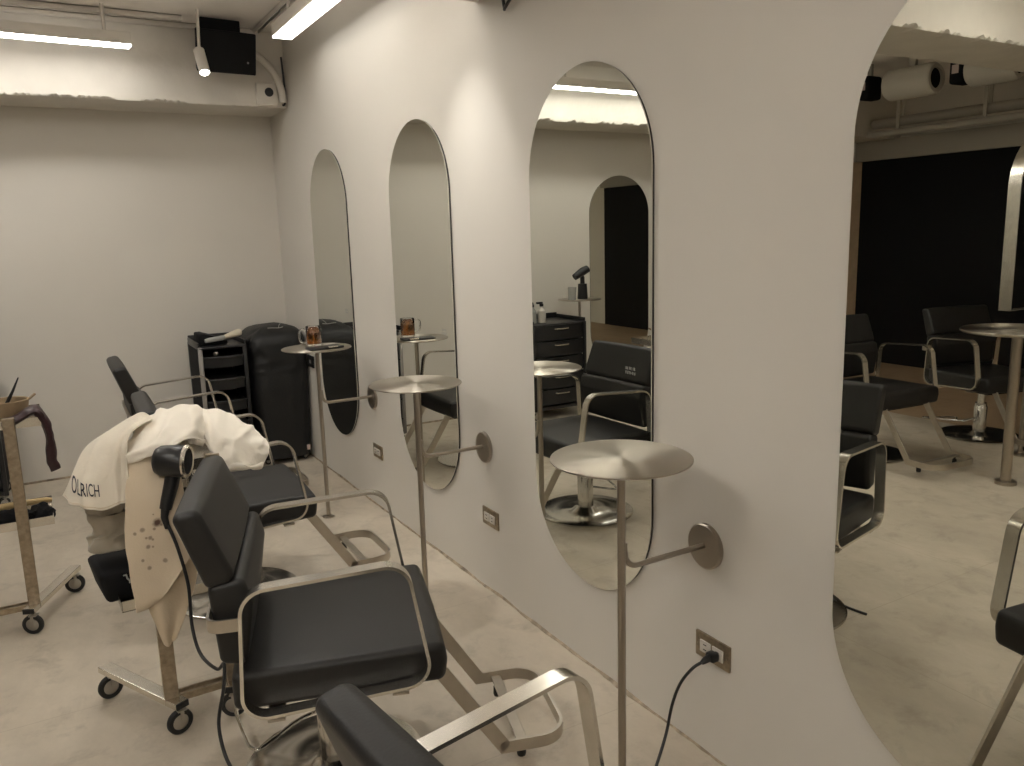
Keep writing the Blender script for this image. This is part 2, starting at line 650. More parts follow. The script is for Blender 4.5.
def make_table(label):
    t = thing('side_table', label, 'table', group='round wall tables')
    bm = bmesh.new()
    lathe(bm, [(0, 0.886), (0.168, 0.886), (0.172, 0.888), (0.172, 0.891), (0.169, 0.8925), (0, 0.8925)], 72)
    obj('tabletop', bm, disc_steel, t)
    bm = bmesh.new()
    lathe(bm, [(0, 0.881), (0.04, 0.881), (0.04, 0.8862), (0, 0.8862)], 24)
    obj('top_plate', bm, pole_steel, t)
    bm = bmesh.new()
    tube(bm, [(0, 0, 0.004), (0, 0, 0.45), (0, 0, 0.882)], 0.0105, 16)
    obj('pole', bm, pole_steel, t)
    bm = bmesh.new()
    lathe(bm, [(0, 0), (0.030, 0), (0.030, 0.005), (0.014, 0.008), (0.0, 0.008)], 28)
    obj('foot_plate', bm, pole_steel, t)
    bm = bmesh.new()
    pts = [(0.009, 0, 0.672), (0.010, 0, 0.652)]
    for i in range(9):
        a = PI + (PI / 2) * i / 8
        pts.append((0.012 + 0.036 + 0.036 * math.cos(a), 0, 0.641 + 0.036 * math.sin(a)))
    pts.append((-TX - 0.012, 0, 0.605))
    tube(bm, pts, 0.0075, 14)
    obj('wall_arm', bm, pole_steel, t)
    bm = bmesh.new()
    lathe(bm, [(0, -0.012), (0.058, -0.012), (0.062, -0.009), (0.062, 0), (0, 0)], 40, (-TX, 0, 0.602), Matrix.Rotation(PI / 2, 4, 'Y'))
    obj('wall_flange', bm, pole_steel, t)
    return t


TABLE_Y = [3.9963 - 1.2409 * k for k in range(3)]
tab0 = make_table('round steel wall table holding the mug of tea')
tab0.location = (TX, TABLE_Y[0], 0)
dup(tab0, (TX, TABLE_Y[1], 0), 0, 'round steel wall table, bare, between the tea table and the nearest table')
dup(tab0, (TX, TABLE_Y[2], 0), 0, 'nearest bare round steel wall table, beside the plugged socket')
dup(tab0, (-2.29, YB + TX, 0), PI / 2, 'round steel table by the back wall, seen only inside a mirror')

# ------------------------------------------------------------------ sockets (built facing -x on the plane x = 0)


def make_socket(label):
    t = thing('wall_socket', label, 'socket', group='wall sockets under the mirrors')
    bm = bmesh.new()
    box(bm, (-0.004, 0, 0), (0.008, 0.127, 0.073), 0.003)
    obj('cover_plate', bm, worn_steel, t)
    for s in (-1, 1):
        bm = bmesh.new()
        box(bm, (-0.0095, s * 0.023, 0), (0.005, 0.040, 0.034), 0.002)
        p = obj('outlet', bm, white_plastic, t)
        bm = bmesh.new()
        for dz in (-0.007, 0.007):
            box(bm, (-0.0122, s * 0.023, dz), (0.0006, 0.012, 0.0022))
        obj('slot', bm, matt_black, p, smooth=False)
    for s in (-1, 1):
        bm = bmesh.new()
        lathe(bm, [(0, -0.001), (0.003, -0.001), (0.003, 0), (0, 0)], 10, (-0.008, s * 0.054, 0), Matrix.Rotation(PI / 2, 4, 'Y'))
        obj('screw', bm, steel, t)
    return t


SOCK_Y = [3.9616 - 1.2409 * k for k in range(3)]
sock0 = make_socket('metal framed wall socket nearest the back corner, below the tea table')
sock0.location = (0, SOCK_Y[0], 0.314)
dup(sock0, (0, SOCK_Y[1], 0.318), 0, 'empty metal framed wall socket below the middle wall table')
dup(sock0, (0, SOCK_Y[2], 0.318), 0, 'metal framed wall socket with a black plug in it')

# small black plate with a light mark near the corner
t = thing('wall_switch', 'small black plate on the wall just under the tea table', 'switch', (0, 5.09, 0.657))
bm = bmesh.new(); box(bm, (-0.005, 0, 0), (0.010, 0.12, 0.075), 0.003); obj('cover_plate', bm, matt_black, t)
bm = bmesh.new(); box(bm, (-0.0115, 0, 0), (0.003, 0.028, 0.022), 0.001); obj('rocker', bm, grey_plastic, t)

# black cord from the near socket
t = thing('power_cord', 'black power cord plugged into the nearest socket and trailing to the floor', 'cord', (0, SOCK_Y[2] - 0.02, 0.316))
bm = bmesh.new()
box(bm, (-0.026, 0, 0), (0.026, 0.030, 0.024), 0.006)
tube(bm, [(-0.036, 0, 0), (-0.052, 0.0, -0.003), (-0.062, 0.002, -0.008)], [0.0105, 0.009, 0.006], 12)
obj('plug', bm, plastic, t)
bm = bmesh.new()
cp = [(-0.058, 0.002, -0.006), (-0.085, 0.012, -0.022), (-0.105, 0.035, -0.07), (-0.115, 0.055, -0.14), (-0.14, 0.05, -0.215),
      (-0.20, 0.02, -0.272), (-0.28, -0.03, -0.300), (-0.37, -0.09, -0.311), (-0.43, -0.115, -0.312), (-0.48, -0.12, -0.312)]
tube(bm, catmull(cp, 8), 0.0042, 10)
obj('cable', bm, plastic, t)

# ------------------------------------------------------------------ salon chair (origin at base centre, facing +x)


def make_chair(label):
    t = thing('salon_chair', label, 'chair', group='black salon chairs')
    ident = lambda a, b, c: (a, c, b)
    # base
    bm = bmesh.new()
    lathe(bm, [(0, 0.001), (0.238, 0.001), (0.244, 0.004), (0.244, 0.010), (0.238, 0.013), (0.16, 0.0145), (0.07, 0.016), (0.052, 0.034), (0.0, 0.034)], 80)
    obj('base_plate', bm, chrome_base, t, angle=50)
    bm = bmesh.new()
    lathe(bm, [(0, 0.03), (0.040, 0.03), (0.040, 0.20), (0.036, 0.205), (0.036, 0.225), (0.0, 0.225)], 36)
    pc = obj('pump_cylinder', bm, chrome_base, t, angle=40)
    bm = bmesh.new()
    lathe(bm, [(0, 0.22), (0.024, 0.22), (0.024, 0.335), (0, 0.335)], 28)
    obj('piston', bm, chrome, pc, angle=40)
    bm = bmesh.new()
    pp = [(0.0, 0.02, 0.125), (-0.03, 0.10, 0.105), (-0.10, 0.09, 0.092), (-0.185, 0.008, 0.082), (-0.215, 0.012, 0.080), (-0.235, 0.06, 0.082),
          (-0.272, 0.195, 0.086), (-0.262, 0.222, 0.088), (-0.235, 0.225, 0.090), (-0.13, 0.16, 0.098), (-0.05, 0.13, 0.103)]
    tube(bm, catmull(pp, 6), 0.0055, 10)
    obj('pump_pedal', bm, chrome, t)
    # seat
    bm = bmesh.new()
    box(bm, (0.045, 0, 0.345), (0.40, 0.42, 0.018), 0.004)
    box(bm, (0.0, 0, 0.330), (0.16, 0.16, 0.02), 0.004)
    obj('seat_plate', bm, matt_black, t)
    bm = bmesh.new()
    cushion(bm, fillet([(-0.215, 0.352), (0.283, 0.352), (0.292, 0.405), (0.285, 0.452), (-0.215, 0.445)], [.02, .022, .06, .024, .02], n=6), 0.262, 0.018, ident, 0.004)
    obj('seat', bm, leather, t, angle=60)
    # closed loop arms
    for sy in (-1, 1):
        bm = bmesh.new()
        tl = lambda x: 0.065 * x
        path = fillet([(-0.174, 0.672 + tl(-0.174)), (0.198, 0.672 + tl(0.198)), (0.249, 0.361 + tl(0.249)), (-0.192, 0.361 + tl(-0.192))],
                      [0.060, 0.060, 0.055, 0.055], n=9)
        flat_bar(bm, path, 0.008, 0.036, lambda a, b, c: (a, sy * 0.286 + c, b))
        obj('arm_loop', bm, steel, t, angle=40)
    # two arm-to-seat mounting bars
    bm = bmesh.new()
    for x in (-0.12, 0.17):
        bm = bmesh.new()
        box(bm, (x, 0, 0.341 + 0.065 * x), (0.04, 0.575, 0.008), 0.002)
        obj('mounting_bar', bm, bar_steel, t)
    # back
    bm = bmesh.new()
    cushion(bm, fillet([(-0.312, 0.838), (-0.252, 0.850), (-0.180, 0.672), (-0.250, 0.655)], [0.018, 0.024, 0.024, 0.018], n=6), 0.252, 0.016, ident, 0.003)
    obj('backrest', bm, leather, t, angle=60)
    bm = bmesh.new()
    cushion(bm, fillet([(-0.250, 0.664), (-0.168, 0.676), (-0.152, 0.61), (-0.176, 0.46), (-0.236, 0.47)], [0.018, 0.02, 0.05, 0.02, 0.02], n=6), 0.250, 0.016, ident, 0.003)
    obj('lumbar_cushion', bm, leather, t, angle=60)
    bm = bmesh.new()
    band = fillet([(-0.180, -0.286), (-0.252, -0.286), (-0.252, 0.286), (-0.180, 0.286)], 0.03, closed=False, n=6)
    flat_bar(bm, band, 0.006, 0.030, lambda a, b, c: (a, b, 0.583 + c), closed=False)
    obj('back_band', bm, bar_steel, t, angle=40)
    # foot rest
    for sy in (-1, 1):
        bm = bmesh.new()
        d = Vector((0.448, 0, 0.078)) - Vector((0.262, 0, 0.362))
        a = math.atan2(-d.z, d.x)
        box(bm, (0.355, sy * 0.176, 0.220), (d.length, 0.009, 0.038), 0.002, M=Matrix.Rotation(a, 4, 'Y'))
        obj('footrest_bar', bm, bar_steel, t, smooth=False)
    bm = bmesh.new()
    path = fillet([(0.432, -0.176), (0.620, -0.176), (0.620, 0.176), (0.432, 0.176)], 0.075, closed=False, n=8)
    flat_bar(bm, path, 0.009, 0.034, lambda a, b, c: (a, b, 0.085 + c), closed=False)
    lp = obj('footrest_loop', bm, bar_steel, t, angle=40)
    bm = bmesh.new()
    box(bm, (0.495, 0, 0.085), (0.030, 0.355, 0.008), 0.002)
    obj('crossbar', bm, bar_steel, lp, smooth=False)
    for sy in (-1, 1):
        bm = bmesh.new()
        lathe(bm, [(0, 0.035), (0.011, 0.035), (0.013, 0.042), (0.012, 0.064), (0.006, 0.068), (0.006, 0.083), (0, 0.083)], 16, (0.495, sy * 0.150, 0))
        obj('rubber_foot', bm, rubber, t)
    return t


ch0 = make_chair('black salon chair turned towards the camera, in front of the cloth trolley')
ch0.location = (-0.894, 2.012, 0); ch0.rotation_euler = (0, 0, -0.289)
dup(ch0, (-0.886, 3.302, 0), -0.032, 'black salon chair behind the cloth trolley, facing the second mirror from the corner')
dup(ch0, (-0.885, 4.53, 0), -0.01, 'black salon chair farthest from the camera, in front of the black cart')
dup(ch0, (-0.869, 0.776, 0), 0.118, 'nearest black salon chair, cut off by the bottom edge of the picture')
dup(ch0, (-2.96, 3.17, 0), -PI / 2 + 0.08, 'black salon chair across the room, left one of the pair seen in the largest mirror')
dup(ch0, (-3.94, 3.03, 0), -PI / 2 + 0.25, 'black salon chair across the room, right one of the pair seen in the largest mirror')

# ------------------------------------------------------------------ trolleys (origin on the floor between the posts, trays run to +y)


def make_caster(parent, loc, rz, r=0.038):
    c = bpy.data.objects.new('caster', None)
    COL.objects.link(c)
    c.parent = parent
    c.location = loc
    c.rotation_euler = (0, 0, rz)
    R = Matrix.Rotation(PI / 2, 4, 'X')
    bm = bmesh.new()
    lathe(bm, [(r * 0.62, -0.008), (r * 0.92, -0.009), (r, -0.005), (r, 0.005), (r * 0.92, 0.009), (r * 0.62, 0.008), (r * 0.62, -0.008)], 32, (0, 0, r), R)
    obj('tyre', bm, rubber, c, angle=50)
    bm = bmesh.new()
    lathe(bm, [(0, -0.011), (r * 0.3, -0.0105), (r * 0.45, -0.006), (r * 0.63, -0.006), (r * 0.63, 0.006), (r * 0.45, 0.006), (r * 0.3, 0.0105), (0, 0.011)], 28, (0, 0, r), R)
    obj('hub', bm, hub_metal, c, angle=50)
    bm = bmesh.new()
    for s in (-1, 1):
        box(bm, (0.004, s * 0.0135, r * 1.50), (0.011, 0.003, r * 0.95), 0.001)
    box(bm, (0.006, 0, r * 1.95), (0.028, 0.030, 0.004), 0.001)
    tube(bm, [(0.006, 0, r * 1.95), (0.006, 0, r * 2.28)], 0.006, 10)
    obj('fork', bm, hub_metal, c)
    return c


def make_trolley(label, w=0.18, zt=0.812):
    t = thing('salon_trolley', label, 'trolley', group='steel tray trolleys')
    rnd = random.Random(2)
    for sx in (-1, 1):
        x = sx * w / 2
        bm = bmesh.new()
        box(bm, (x, 0, (0.088 + zt + 0.012) / 2), (0.040, 0.022, zt - 0.076), 0.002)
        obj('post', bm, worn_steel, t, smooth=False)
        ang = sx * 0.43
        d = Vector((math.sin(ang), math.cos(ang), 0))
        mid = Vector((x, 0, 0.098)) + d * 0.155
        bm = bmesh.new()
        box(bm, mid, (0.042, 0.41, 0.020), 0.002, M=Matrix.Rotation(-ang, 4, 'Z'))
        f = obj('foot_beam', bm, steel, t, smooth=False)
        bm = bmesh.new()
        box(bm, Vector((x, 0, 0.098)) - d * 0.0515, (0.040, 0.006, 0.019), 0.001, M=Matrix.Rotation(-ang, 4, 'Z'))
        obj('end_cap', bm, rubber, f)
        for k, s in enumerate((-0.030, 0.335)):
            p = Vector((x, 0, 0)) + d * s
            make_caster(t, (p.x, p.y, 0), rnd.uniform(-0.5, 0.3) if k == 0 else rnd.uniform(-0.2, 0.3))
    bm = bmesh.new()
    box(bm, (0, 0.0, 0.099), (w, 0.012, 0.022), 0.001)
    box(bm, (0, 0.035, 0.099), (w + 0.04, 0.008, 0.016), 0.001)
    obj('rail', bm, worn_steel, t, smooth=False)
    for z in (0.43, zt):
        bm = bmesh.new()
        W2, D = w / 2 + 0.10, 0.29
        box(bm, (0, 0.011 + D / 2, z - 0.030), (2 * W2, D, 0.003))
        for sx in (-1, 1):
            box(bm, (sx * W2, 0.011 + D / 2, z - 0.015), (0.003, D, 0.033))
        for yy in (0.011, 0.011 + D):
            box(bm, (0, yy + 0.0015, z - 0.015), (2 * W2, 0.003, 0.033))
        obj('tray', bm, steel, t, smooth=False)
    return t


tr0 = make_trolley('steel tray trolley heaped with capes behind the front chair')
tr0.location = (-1.163, 2.43, 0); tr0.rotation_euler = (0, 0, 0.03)
dup(tr0, (-1.695, 3.40, 0), 0.0, 'steel tray trolley with a mixing bowl, cut by the left picture edge')
# ------------------------------------------------------------------ cloths on the near trolley


def wr(p, amp=1.0):
    p = Vector(p)
    return amp * (0.010 * noise.noise(p * 9) + 0.006 * noise.noise(p * 21 + Vector((3, 1, 2))))


def loft(rows, nu, nv, amp=1.0):
    """smooth surface through rows of control points."""
    R = [catmull(r, 8) for r in rows]
    L = min(len(r) for r in R)
    cols = [catmull([r[i] for r in R], 8) for i in range(L)]
    M = min(len(c) for c in cols)

    def fn(u, v):
        a = u * (L - 1); b = v * (M - 1)
        i = min(int(a), L - 2); j = min(int(b), M - 2)
        fa, fb = a - i, b - j
        p = cols[i][j].lerp(cols[i + 1][j], fa).lerp(cols[i][j + 1].lerp(cols[i + 1][j + 1], fa), fb)
        q = p * 1.0
        return q + Vector((0.5, -1.0, 0.4)) * wr(p, amp)
    return fn


# cape with the printed word, hanging over the left end of the top tray
CAPE0 = Vector((-1.30, 2.52, 0.80))
cape = thing('salon_cape', 'cream salon cape with a dark printed word, hanging off the trolley corner', 'cape', CAPE0)
rowsA = [
    [(-1.245, 2.660, 0.921), (-1.234, 2.620, 0.933), (-1.224, 2.580, 0.939), (-1.215, 2.540, 0.936), (-1.215, 2.500, 0.932)],
    [(-1.335, 2.640, 0.880), (-1.316, 2.580, 0.901), (-1.298, 2.530, 0.914), (-1.281, 2.480, 0.922), (-1.267, 2.460, 0.918)],
    [(-1.387, 2.620, 0.850), (-1.364, 2.540, 0.869), (-1.336, 2.480, 0.878), (-1.313, 2.440, 0.883), (-1.291, 2.430, 0.887)],
    [(-1.423, 2.600, 0.794), (-1.406, 2.500, 0.801), (-1.369, 2.440, 0.807), (-1.328, 2.420, 0.810), (-1.297, 2.415, 0.817)],
    [(-1.440, 2.600, 0.755), (-1.426, 2.480, 0.764), (-1.377, 2.425, 0.761), (-1.328, 2.410, 0.767), (-1.298, 2.410, 0.770)],
    [(-1.454, 2.600, 0.724), (-1.443, 2.470, 0.726), (-1.382, 2.420, 0.720), (-1.334, 2.400, 0.724), (-1.300, 2.400, 0.729)],
]
fnA0 = loft(rowsA, 48, 48, 0.55)


def fnA(u, v):
    p = fnA0(u, v)
    k = v * v
    fold = 0.010 * math.sin(9.5 * u + 1.3 * v + 0.6) + 0.006 * math.sin(21 * u - 3 * v)
    crease = 0.012 * math.exp(-((u - 0.16 - 0.25 * v) / 0.05) ** 2) - 0.010 * math.exp(-((u - 0.88 + 0.1 * v) / 0.05) ** 2)
    damp = 0.35 if (0.22 < u < 0.72 and v > 0.6) else 1.0
    out = Vector((p.x + 1.25, p.y - 2.62, 0)).normalized()
    return p + out * (fold * k * damp + crease * (0.3 + 0.7 * v)) + Vector((0, 0, -0.004 * math.sin(14 * u) * k))


bm = bmesh.new()
grid(bm, lambda u, v: fnA(u, v) - CAPE0, 54, 48)
c = obj('cape_cloth', bm, cape_cloth, cape, angle=180)
solidify(c, 0.004)
P_, NX_, NY_ = [], 54, 48
for j in range(NY_):
    for i in range(NX_):
        P_.append(fnA(i / (NX_ - 1), j / (NY_ - 1)))
tree = BVHTree.FromPolygons(P_, [(j * NX_ + i, j * NX_ + i + 1, (j + 1) * NX_ + i + 1, (j + 1) * NX_ + i) for j in range(NY_ - 1) for i in range(NX_ - 1)])
bm = bmesh.new()
# hem stitching line along the lower edge
tube(bm, [fnA(0.03 + 0.94 * i / 50, 0.955) + Vector((-0.0012, -0.0025, 0)) - CAPE0 for i in range(51)], 0.0010, 6)
obj('hem_seam', bm, tan_cloth, cape)
txt = text_mesh('printed_word', 'OLRICH', ink, cape, 0.030)
xs = [v.co.x for v in txt.data.vertices]; ys = [v.co.y for v in txt.data.vertices]
x0, x1, y0, y1 = min(xs), max(xs), min(ys), max(ys)
for v in txt.data.vertices:
    a = (v.co.x - x0) / (x1 - x0); b_ = (v.co.y - y0) / (y1 - y0)
    q = Vector((-1.497 + 0.074 * a, 2.0, 0.757 + 0.032 * b_ - 0.004 * a))
    hit, nrm, _i, _d = tree.ray_cast(q, Vector((0.12, 1.0, 0.0)))
    if hit is None:
        hit = Vector((q.x + 0.05, 2.44, q.z)); nrm = Vector((0, -1, 0))
    if nrm.y > 0:
        nrm = -nrm
    v.co = hit + nrm * (0.0034 + (0.0006 if v.co.z > 0 else 0)) - CAPE0
txt.data.update()

rowsM = [
    [(-1.224, 2.710, 0.850), (-1.166, 2.710, 0.885), (-1.103, 2.710, 0.895), (-1.051, 2.710, 0.891), (-1.025, 2.690, 0.860)],
    [(-1.244, 2.600, 0.905), (-1.186, 2.600, 0.940), (-1.123, 2.600, 0.950), (-1.071, 2.600, 0.946), (-1.045, 2.580, 0.915)],
    [(-1.280, 2.500, 0.882), (-1.225, 2.480, 0.907), (-1.166, 2.470, 0.919), (-1.103, 2.470, 0.924), (-1.071, 2.480, 0.891)],
    [(-1.299, 2.430, 0.863), (-1.249, 2.405, 0.878), (-1.189, 2.400, 0.892), (-1.128, 2.410, 0.898), (-1.083, 2.450, 0.871)],
    [(-1.296, 2.420, 0.827), (-1.251, 2.395, 0.843), (-1.198, 2.390, 0.864), (-1.137, 2.400, 0.878), (-1.089, 2.440, 0.856)],
    [(-1.286, 2.465, 0.823), (-1.241, 2.440, 0.839), (-1.188, 2.435, 0.860), (-1.127, 2.445, 0.874), (-1.079, 2.485, 0.852)],
]
rowsR = [
    [(-1.061, 2.730, 0.865), (-1.004, 2.710, 0.858), (-0.941, 2.690, 0.830), (-0.887, 2.670, 0.788), (-0.864, 2.650, 0.759)],
    [(-1.081, 2.620, 0.925), (-1.024, 2.600, 0.918), (-0.961, 2.580, 0.890), (-0.907, 2.560, 0.848), (-0.884, 2.540, 0.819)],
    [(-1.090, 2.510, 0.900), (-1.052, 2.475, 0.889), (-0.993, 2.460, 0.868), (-0.936, 2.470, 0.829), (-0.885, 2.500, 0.808)],
    [(-1.089, 2.460, 0.855), (-1.065, 2.430, 0.834), (-1.008, 2.420, 0.827), (-0.952, 2.440, 0.794), (-0.899, 2.475, 0.781)],
    [(-1.079, 2.455, 0.815), (-1.064, 2.420, 0.772), (-1.012, 2.405, 0.782), (-0.957, 2.430, 0.760), (-0.919, 2.465, 0.755)],
    [(-1.079, 2.485, 0.819), (-1.064, 2.450, 0.776), (-1.012, 2.435, 0.786), (-0.957, 2.460, 0.764), (-0.919, 2.495, 0.759)],
]


def soft_folds(fn, seed, dirs, amp):
    """add long soft folds and a few sharper creases to a cloth surface."""
    def g(u, v):
        p = fn(u, v)
        e = 0.01
        du = fn(min(1, u + e), v) - fn(max(0, u - e), v)
        dv = fn(u, min(1, v + e)) - fn(u, max(0, v - e))
        n = du.cross(dv)
        n = n.normalized() if n.length > 1e-9 else Vector((0, 0, 1))
        if n.z < 0 and v < 0.6 or n.y > 0 and v >= 0.6:
            n = -n
        h = 0.0
        for k, (a, b, c) in enumerate(dirs):
            w = noise.noise(Vector((u * 2.2, v * 2.2, seed + k * 3.1)))
            t = math.sin(a * u + b * v + c + 3.0 * w)
            h += (1 - abs(t)) ** 1.6 * (0.55 + 0.45 * math.sin(2.1 * u + 3.3 * v + c)) - 0.35
        h = h * amp + 0.004 * noise.noise(Vector((u * 9, v * 9, seed)))
        return p + n * h
    return g


for rows_, seed_, dirs_, at_, lab_ in (
        (rowsM, 1.7, [(3.0, 9.0, 0.4), (-5.0, 6.0, 1.9)], (-1.18, 2.53, 0.85), 'white crumpled cape heaped in the middle of the trolley top, above the dryer'),
        (rowsR, 5.2, [(7.5, 4.0, 0.9), (-4.0, 8.0, 2.2)], (-1.00, 2.55, 0.82), 'white crumpled cape drooping off the right end of the trolley top')):
    fnC = soft_folds(loft(rows_, 60, 60, 0.5), seed_, dirs_, 0.014)
    bm = bmesh.new()
    grid(bm, lambda u, v: fnC(u, v) - Vector(at_), 60, 56)
    o = obj('salon_cape', bm, bundle_cloth, angle=180)
    o.location = at_
    solidify(o, 0.004)
    tag(o, lab_, 'cape')


# crumpled white capes heaped on the top tray: closed lumps with deep folds


def heap(name, label, path, radii, folds, seed, mat, cat, tilt=0.0, nu=72, nv=90, fold_amp=0.16):
    c0 = Vector(path[0])
    P = catmull(path, 12)
    n = len(P)
    Rr = catmull([(a, b, 0) for a, b in radii], 12)
    bm = bmesh.new()

    def fn(u, v):
        i = v * (n - 1); k = min(int(i), n - 2)
        p = P[k].lerp(P[k + 1], i - k)
        rr = Rr[k].lerp(Rr[k + 1], i - k)
        d = (P[k + 1] - P[k]).normalized()
        up = Vector((0, 0, 1)); side = d.cross(up).normalized(); up2 = side.cross(d)
        a = 2 * PI * u
        end = min(1.0, math.sqrt(max(0.0, 1 - (2 * abs(v - 0.5)) ** 6)) + 0.02)
        f = 1 + fold_amp * math.sin(folds * a + 5.0 * v * PI + seed) * (0.5 + 0.5 * math.sin(3 * v * PI + seed)) \
            + 0.10 * math.sin((folds + 3) * a - 9 * v + 2 * seed)
        q = p + (side * math.cos(a) * rr.x + up2 * math.sin(a) * rr.y) * f * end
        nn = noise.noise(q * 11 + Vector((seed, 0, 0))) * 0.016 + noise.noise(q * 27 + Vector((0, seed, 0))) * 0.007
        ridge = (1 - abs(noise.noise(q * 7.5 + Vector((seed * 3, 2, 1))) * 2)) * 0.010
        return q + (q - p).normalized() * (nn + ridge) - c0
    grid(bm, fn, nu, nv, closed_u=True)
    bmesh.ops.holes_fill(bm, edges=[e for e in bm.edges if e.is_boundary], sides=0)
    o = obj(name, bm, mat, angle=80)
    o.location = c0
    tag(o, label, cat)
    return o


# stained towel hanging down in front of the post
bm = bmesh.new()
rowsB = [
    [(-1.302, 2.440, 0.835), (-1.265, 2.425, 0.850), (-1.225, 2.42, 0.850), (-1.190, 2.43, 0.840), (-1.165, 2.455, 0.83)],
    [(-1.315, 2.405, 0.735), (-1.265, 2.392, 0.745), (-1.220, 2.385, 0.745), (-1.185, 2.395, 0.735), (-1.160, 2.43, 0.73)],
    [(-1.325, 2.398, 0.640), (-1.270, 2.383, 0.640), (-1.215, 2.375, 0.640), (-1.172, 2.385, 0.640), (-1.145, 2.42, 0.64)],
    [(-1.326, 2.392, 0.545), (-1.275, 2.378, 0.545), (-1.215, 2.370, 0.570), (-1.168, 2.378, 0.600), (-1.138, 2.41, 0.615)],
    [(-1.322, 2.388, 0.465), (-1.282, 2.376, 0.455), (-1.230, 2.364, 0.490), (-1.172, 2.370, 0.560), (-1.136, 2.40, 0.590)],
    [(-1.320, 2.386, 0.415), (-1.288, 2.378, 0.418), (-1.245, 2.366, 0.450), (-1.185, 2.366, 0.530), (-1.138, 2.39, 0.572)],
]
fnB = loft(rowsB, 36, 48, 0.55)
tb0 = Vector((-1.22, 2.40, 0.84))


def spotted():
    m, N, Lk, b = nt('stained_towel_cloth')
    b.inputs['Roughness'].default_value = 0.9
    b.inputs['Specular IOR Level'].default_value = 0.15
    tc = N.new('ShaderNodeTexCoord')
    base = N.new('ShaderNodeRGB'); base.outputs[0].default_value = (0.66, 0.555, 0.415, 1)
    cur = base.outputs[0]
    spots = [(-0.022, -0.02, -0.174, 0.014), (-0.062, -0.02, -0.191, 0.0075), (-0.081, -0.02, -0.199, 0.005), (-0.044, -0.02, -0.216, 0.006), (-0.038, -0.02, -0.222, 0.004),
             (-0.052, -0.02, -0.241, 0.007), (-0.040, -0.02, -0.243, 0.004), (-0.070, -0.02, -0.278, 0.005), (-0.055, -0.02, -0.303, 0.0065), (-0.013, -0.02, -0.289, 0.007), (0.015, -0.02, -0.223, 0.006),
             (-0.012, -0.02, -0.184, 0.004), (-0.031, -0.02, -0.192, 0.0045), (-0.054, -0.02, -0.215, 0.004), (-0.03, -0.02, -0.15, 0.003)]
    nz = N.new('ShaderNodeTexNoise'); nz.inputs['Scale'].default_value = 60
    Lk.new(tc.outputs['Object'], nz.inputs['Vector'])
    for (x, y, z, r) in spots:
        d = N.new('ShaderNodeVectorMath'); d.operation = 'DISTANCE'; d.inputs[1].default_value = (x, y, z)
        fl = N.new('ShaderNodeVectorMath'); fl.operation = 'MULTIPLY'; fl.inputs[1].default_value = (1, 0, 1)
        ad = N.new('ShaderNodeVectorMath'); ad.operation = 'ADD'; ad.inputs[1].default_value = (0, y, 0)
        Lk.new(tc.outputs['Object'], fl.inputs[0]); Lk.new(fl.outputs[0], ad.inputs[0]); Lk.new(ad.outputs[0], d.inputs[0])
        mm = N.new('ShaderNodeMath'); mm.operation = 'MULTIPLY_ADD'; mm.inputs[1].default_value = r * 0.9
        Lk.new(nz.outputs['Fac'], mm.inputs[0]); Lk.new(d.outputs['Value'], mm.inputs[2])
        mr = N.new('ShaderNodeMapRange'); mr.inputs['From Min'].default_value = r * 0.95; mr.inputs['From Max'].default_value = r * 1.55
        mr.inputs['To Min'].default_value = 0.9 if r > 0.01 else 0.55; mr.inputs['To Max'].default_value = 0.0
        Lk.new(mm.outputs[0], mr.inputs['Value'])
        mx = N.new('ShaderNodeMix'); mx.data_type = 'RGBA'
        Lk.new(mr.outputs['Result'], mx.inputs['Factor']); Lk.new(cur, mx.inputs[6]); mx.inputs[7].default_value = (0.085, 0.035, 0.03, 1)
        cur = mx.outputs[2]
    Lk.new(cur, b.inputs['Base Color'])
    n2 = N.new('ShaderNodeTexNoise'); n2.inputs['Scale'].default_value = 240
    Lk.new(tc.outputs['Object'], n2.inputs['Vector'])
    bp = N.new('ShaderNodeBump'); bp.inputs['Strength'].default_value = 0.2; bp.inputs['Distance'].default_value = 0.004
    Lk.new(n2.outputs['Fac'], bp.inputs['Height']); Lk.new(bp.outputs['Normal'], b.inputs['Normal'])
    return m


grid(bm, lambda u, v: fnB(u, v) + Vector((0, -0.010 * math.sin(u * 7 + 2 * v) * v, 0)) - tb0, 36, 48)
o = obj('towel', bm, spotted()); o.location = tb0
solidify(o, 0.004)
rowsF = [
    [(-1.290, 2.402, 0.560), (-1.240, 2.398, 0.575), (-1.185, 2.400, 0.590), (-1.150, 2.415, 0.600)],
    [(-1.290, 2.400, 0.480), (-1.240, 2.392, 0.490), (-1.180, 2.396, 0.510), (-1.142, 2.412, 0.525)],
    [(-1.284, 2.400, 0.410), (-1.245, 2.388, 0.410), (-1.195, 2.394, 0.430), (-1.158, 2.410, 0.450)],
    [(-1.272, 2.400, 0.350), (-1.248, 2.390, 0.345), (-1.215, 2.394, 0.355), (-1.190, 2.408, 0.370)],
    [(-1.258, 2.400, 0.292), (-1.248, 2.394, 0.285), (-1.238, 2.396, 0.290), (-1.226, 2.404, 0.300)],
]
fnF = loft(rowsF, 26, 34, 0.5)
bm = bmesh.new()
grid(bm, lambda u, v: fnF(u, v) + Vector((0, -0.008 * math.sin(u * 8), 0)) - tb0, 26, 34)
fl = obj('folded_corner', bm, tan_cloth, o)
solidify(fl, 0.004)
tag(o, 'beige towel speckled with dye stains hanging down the front of the trolley', 'towel')

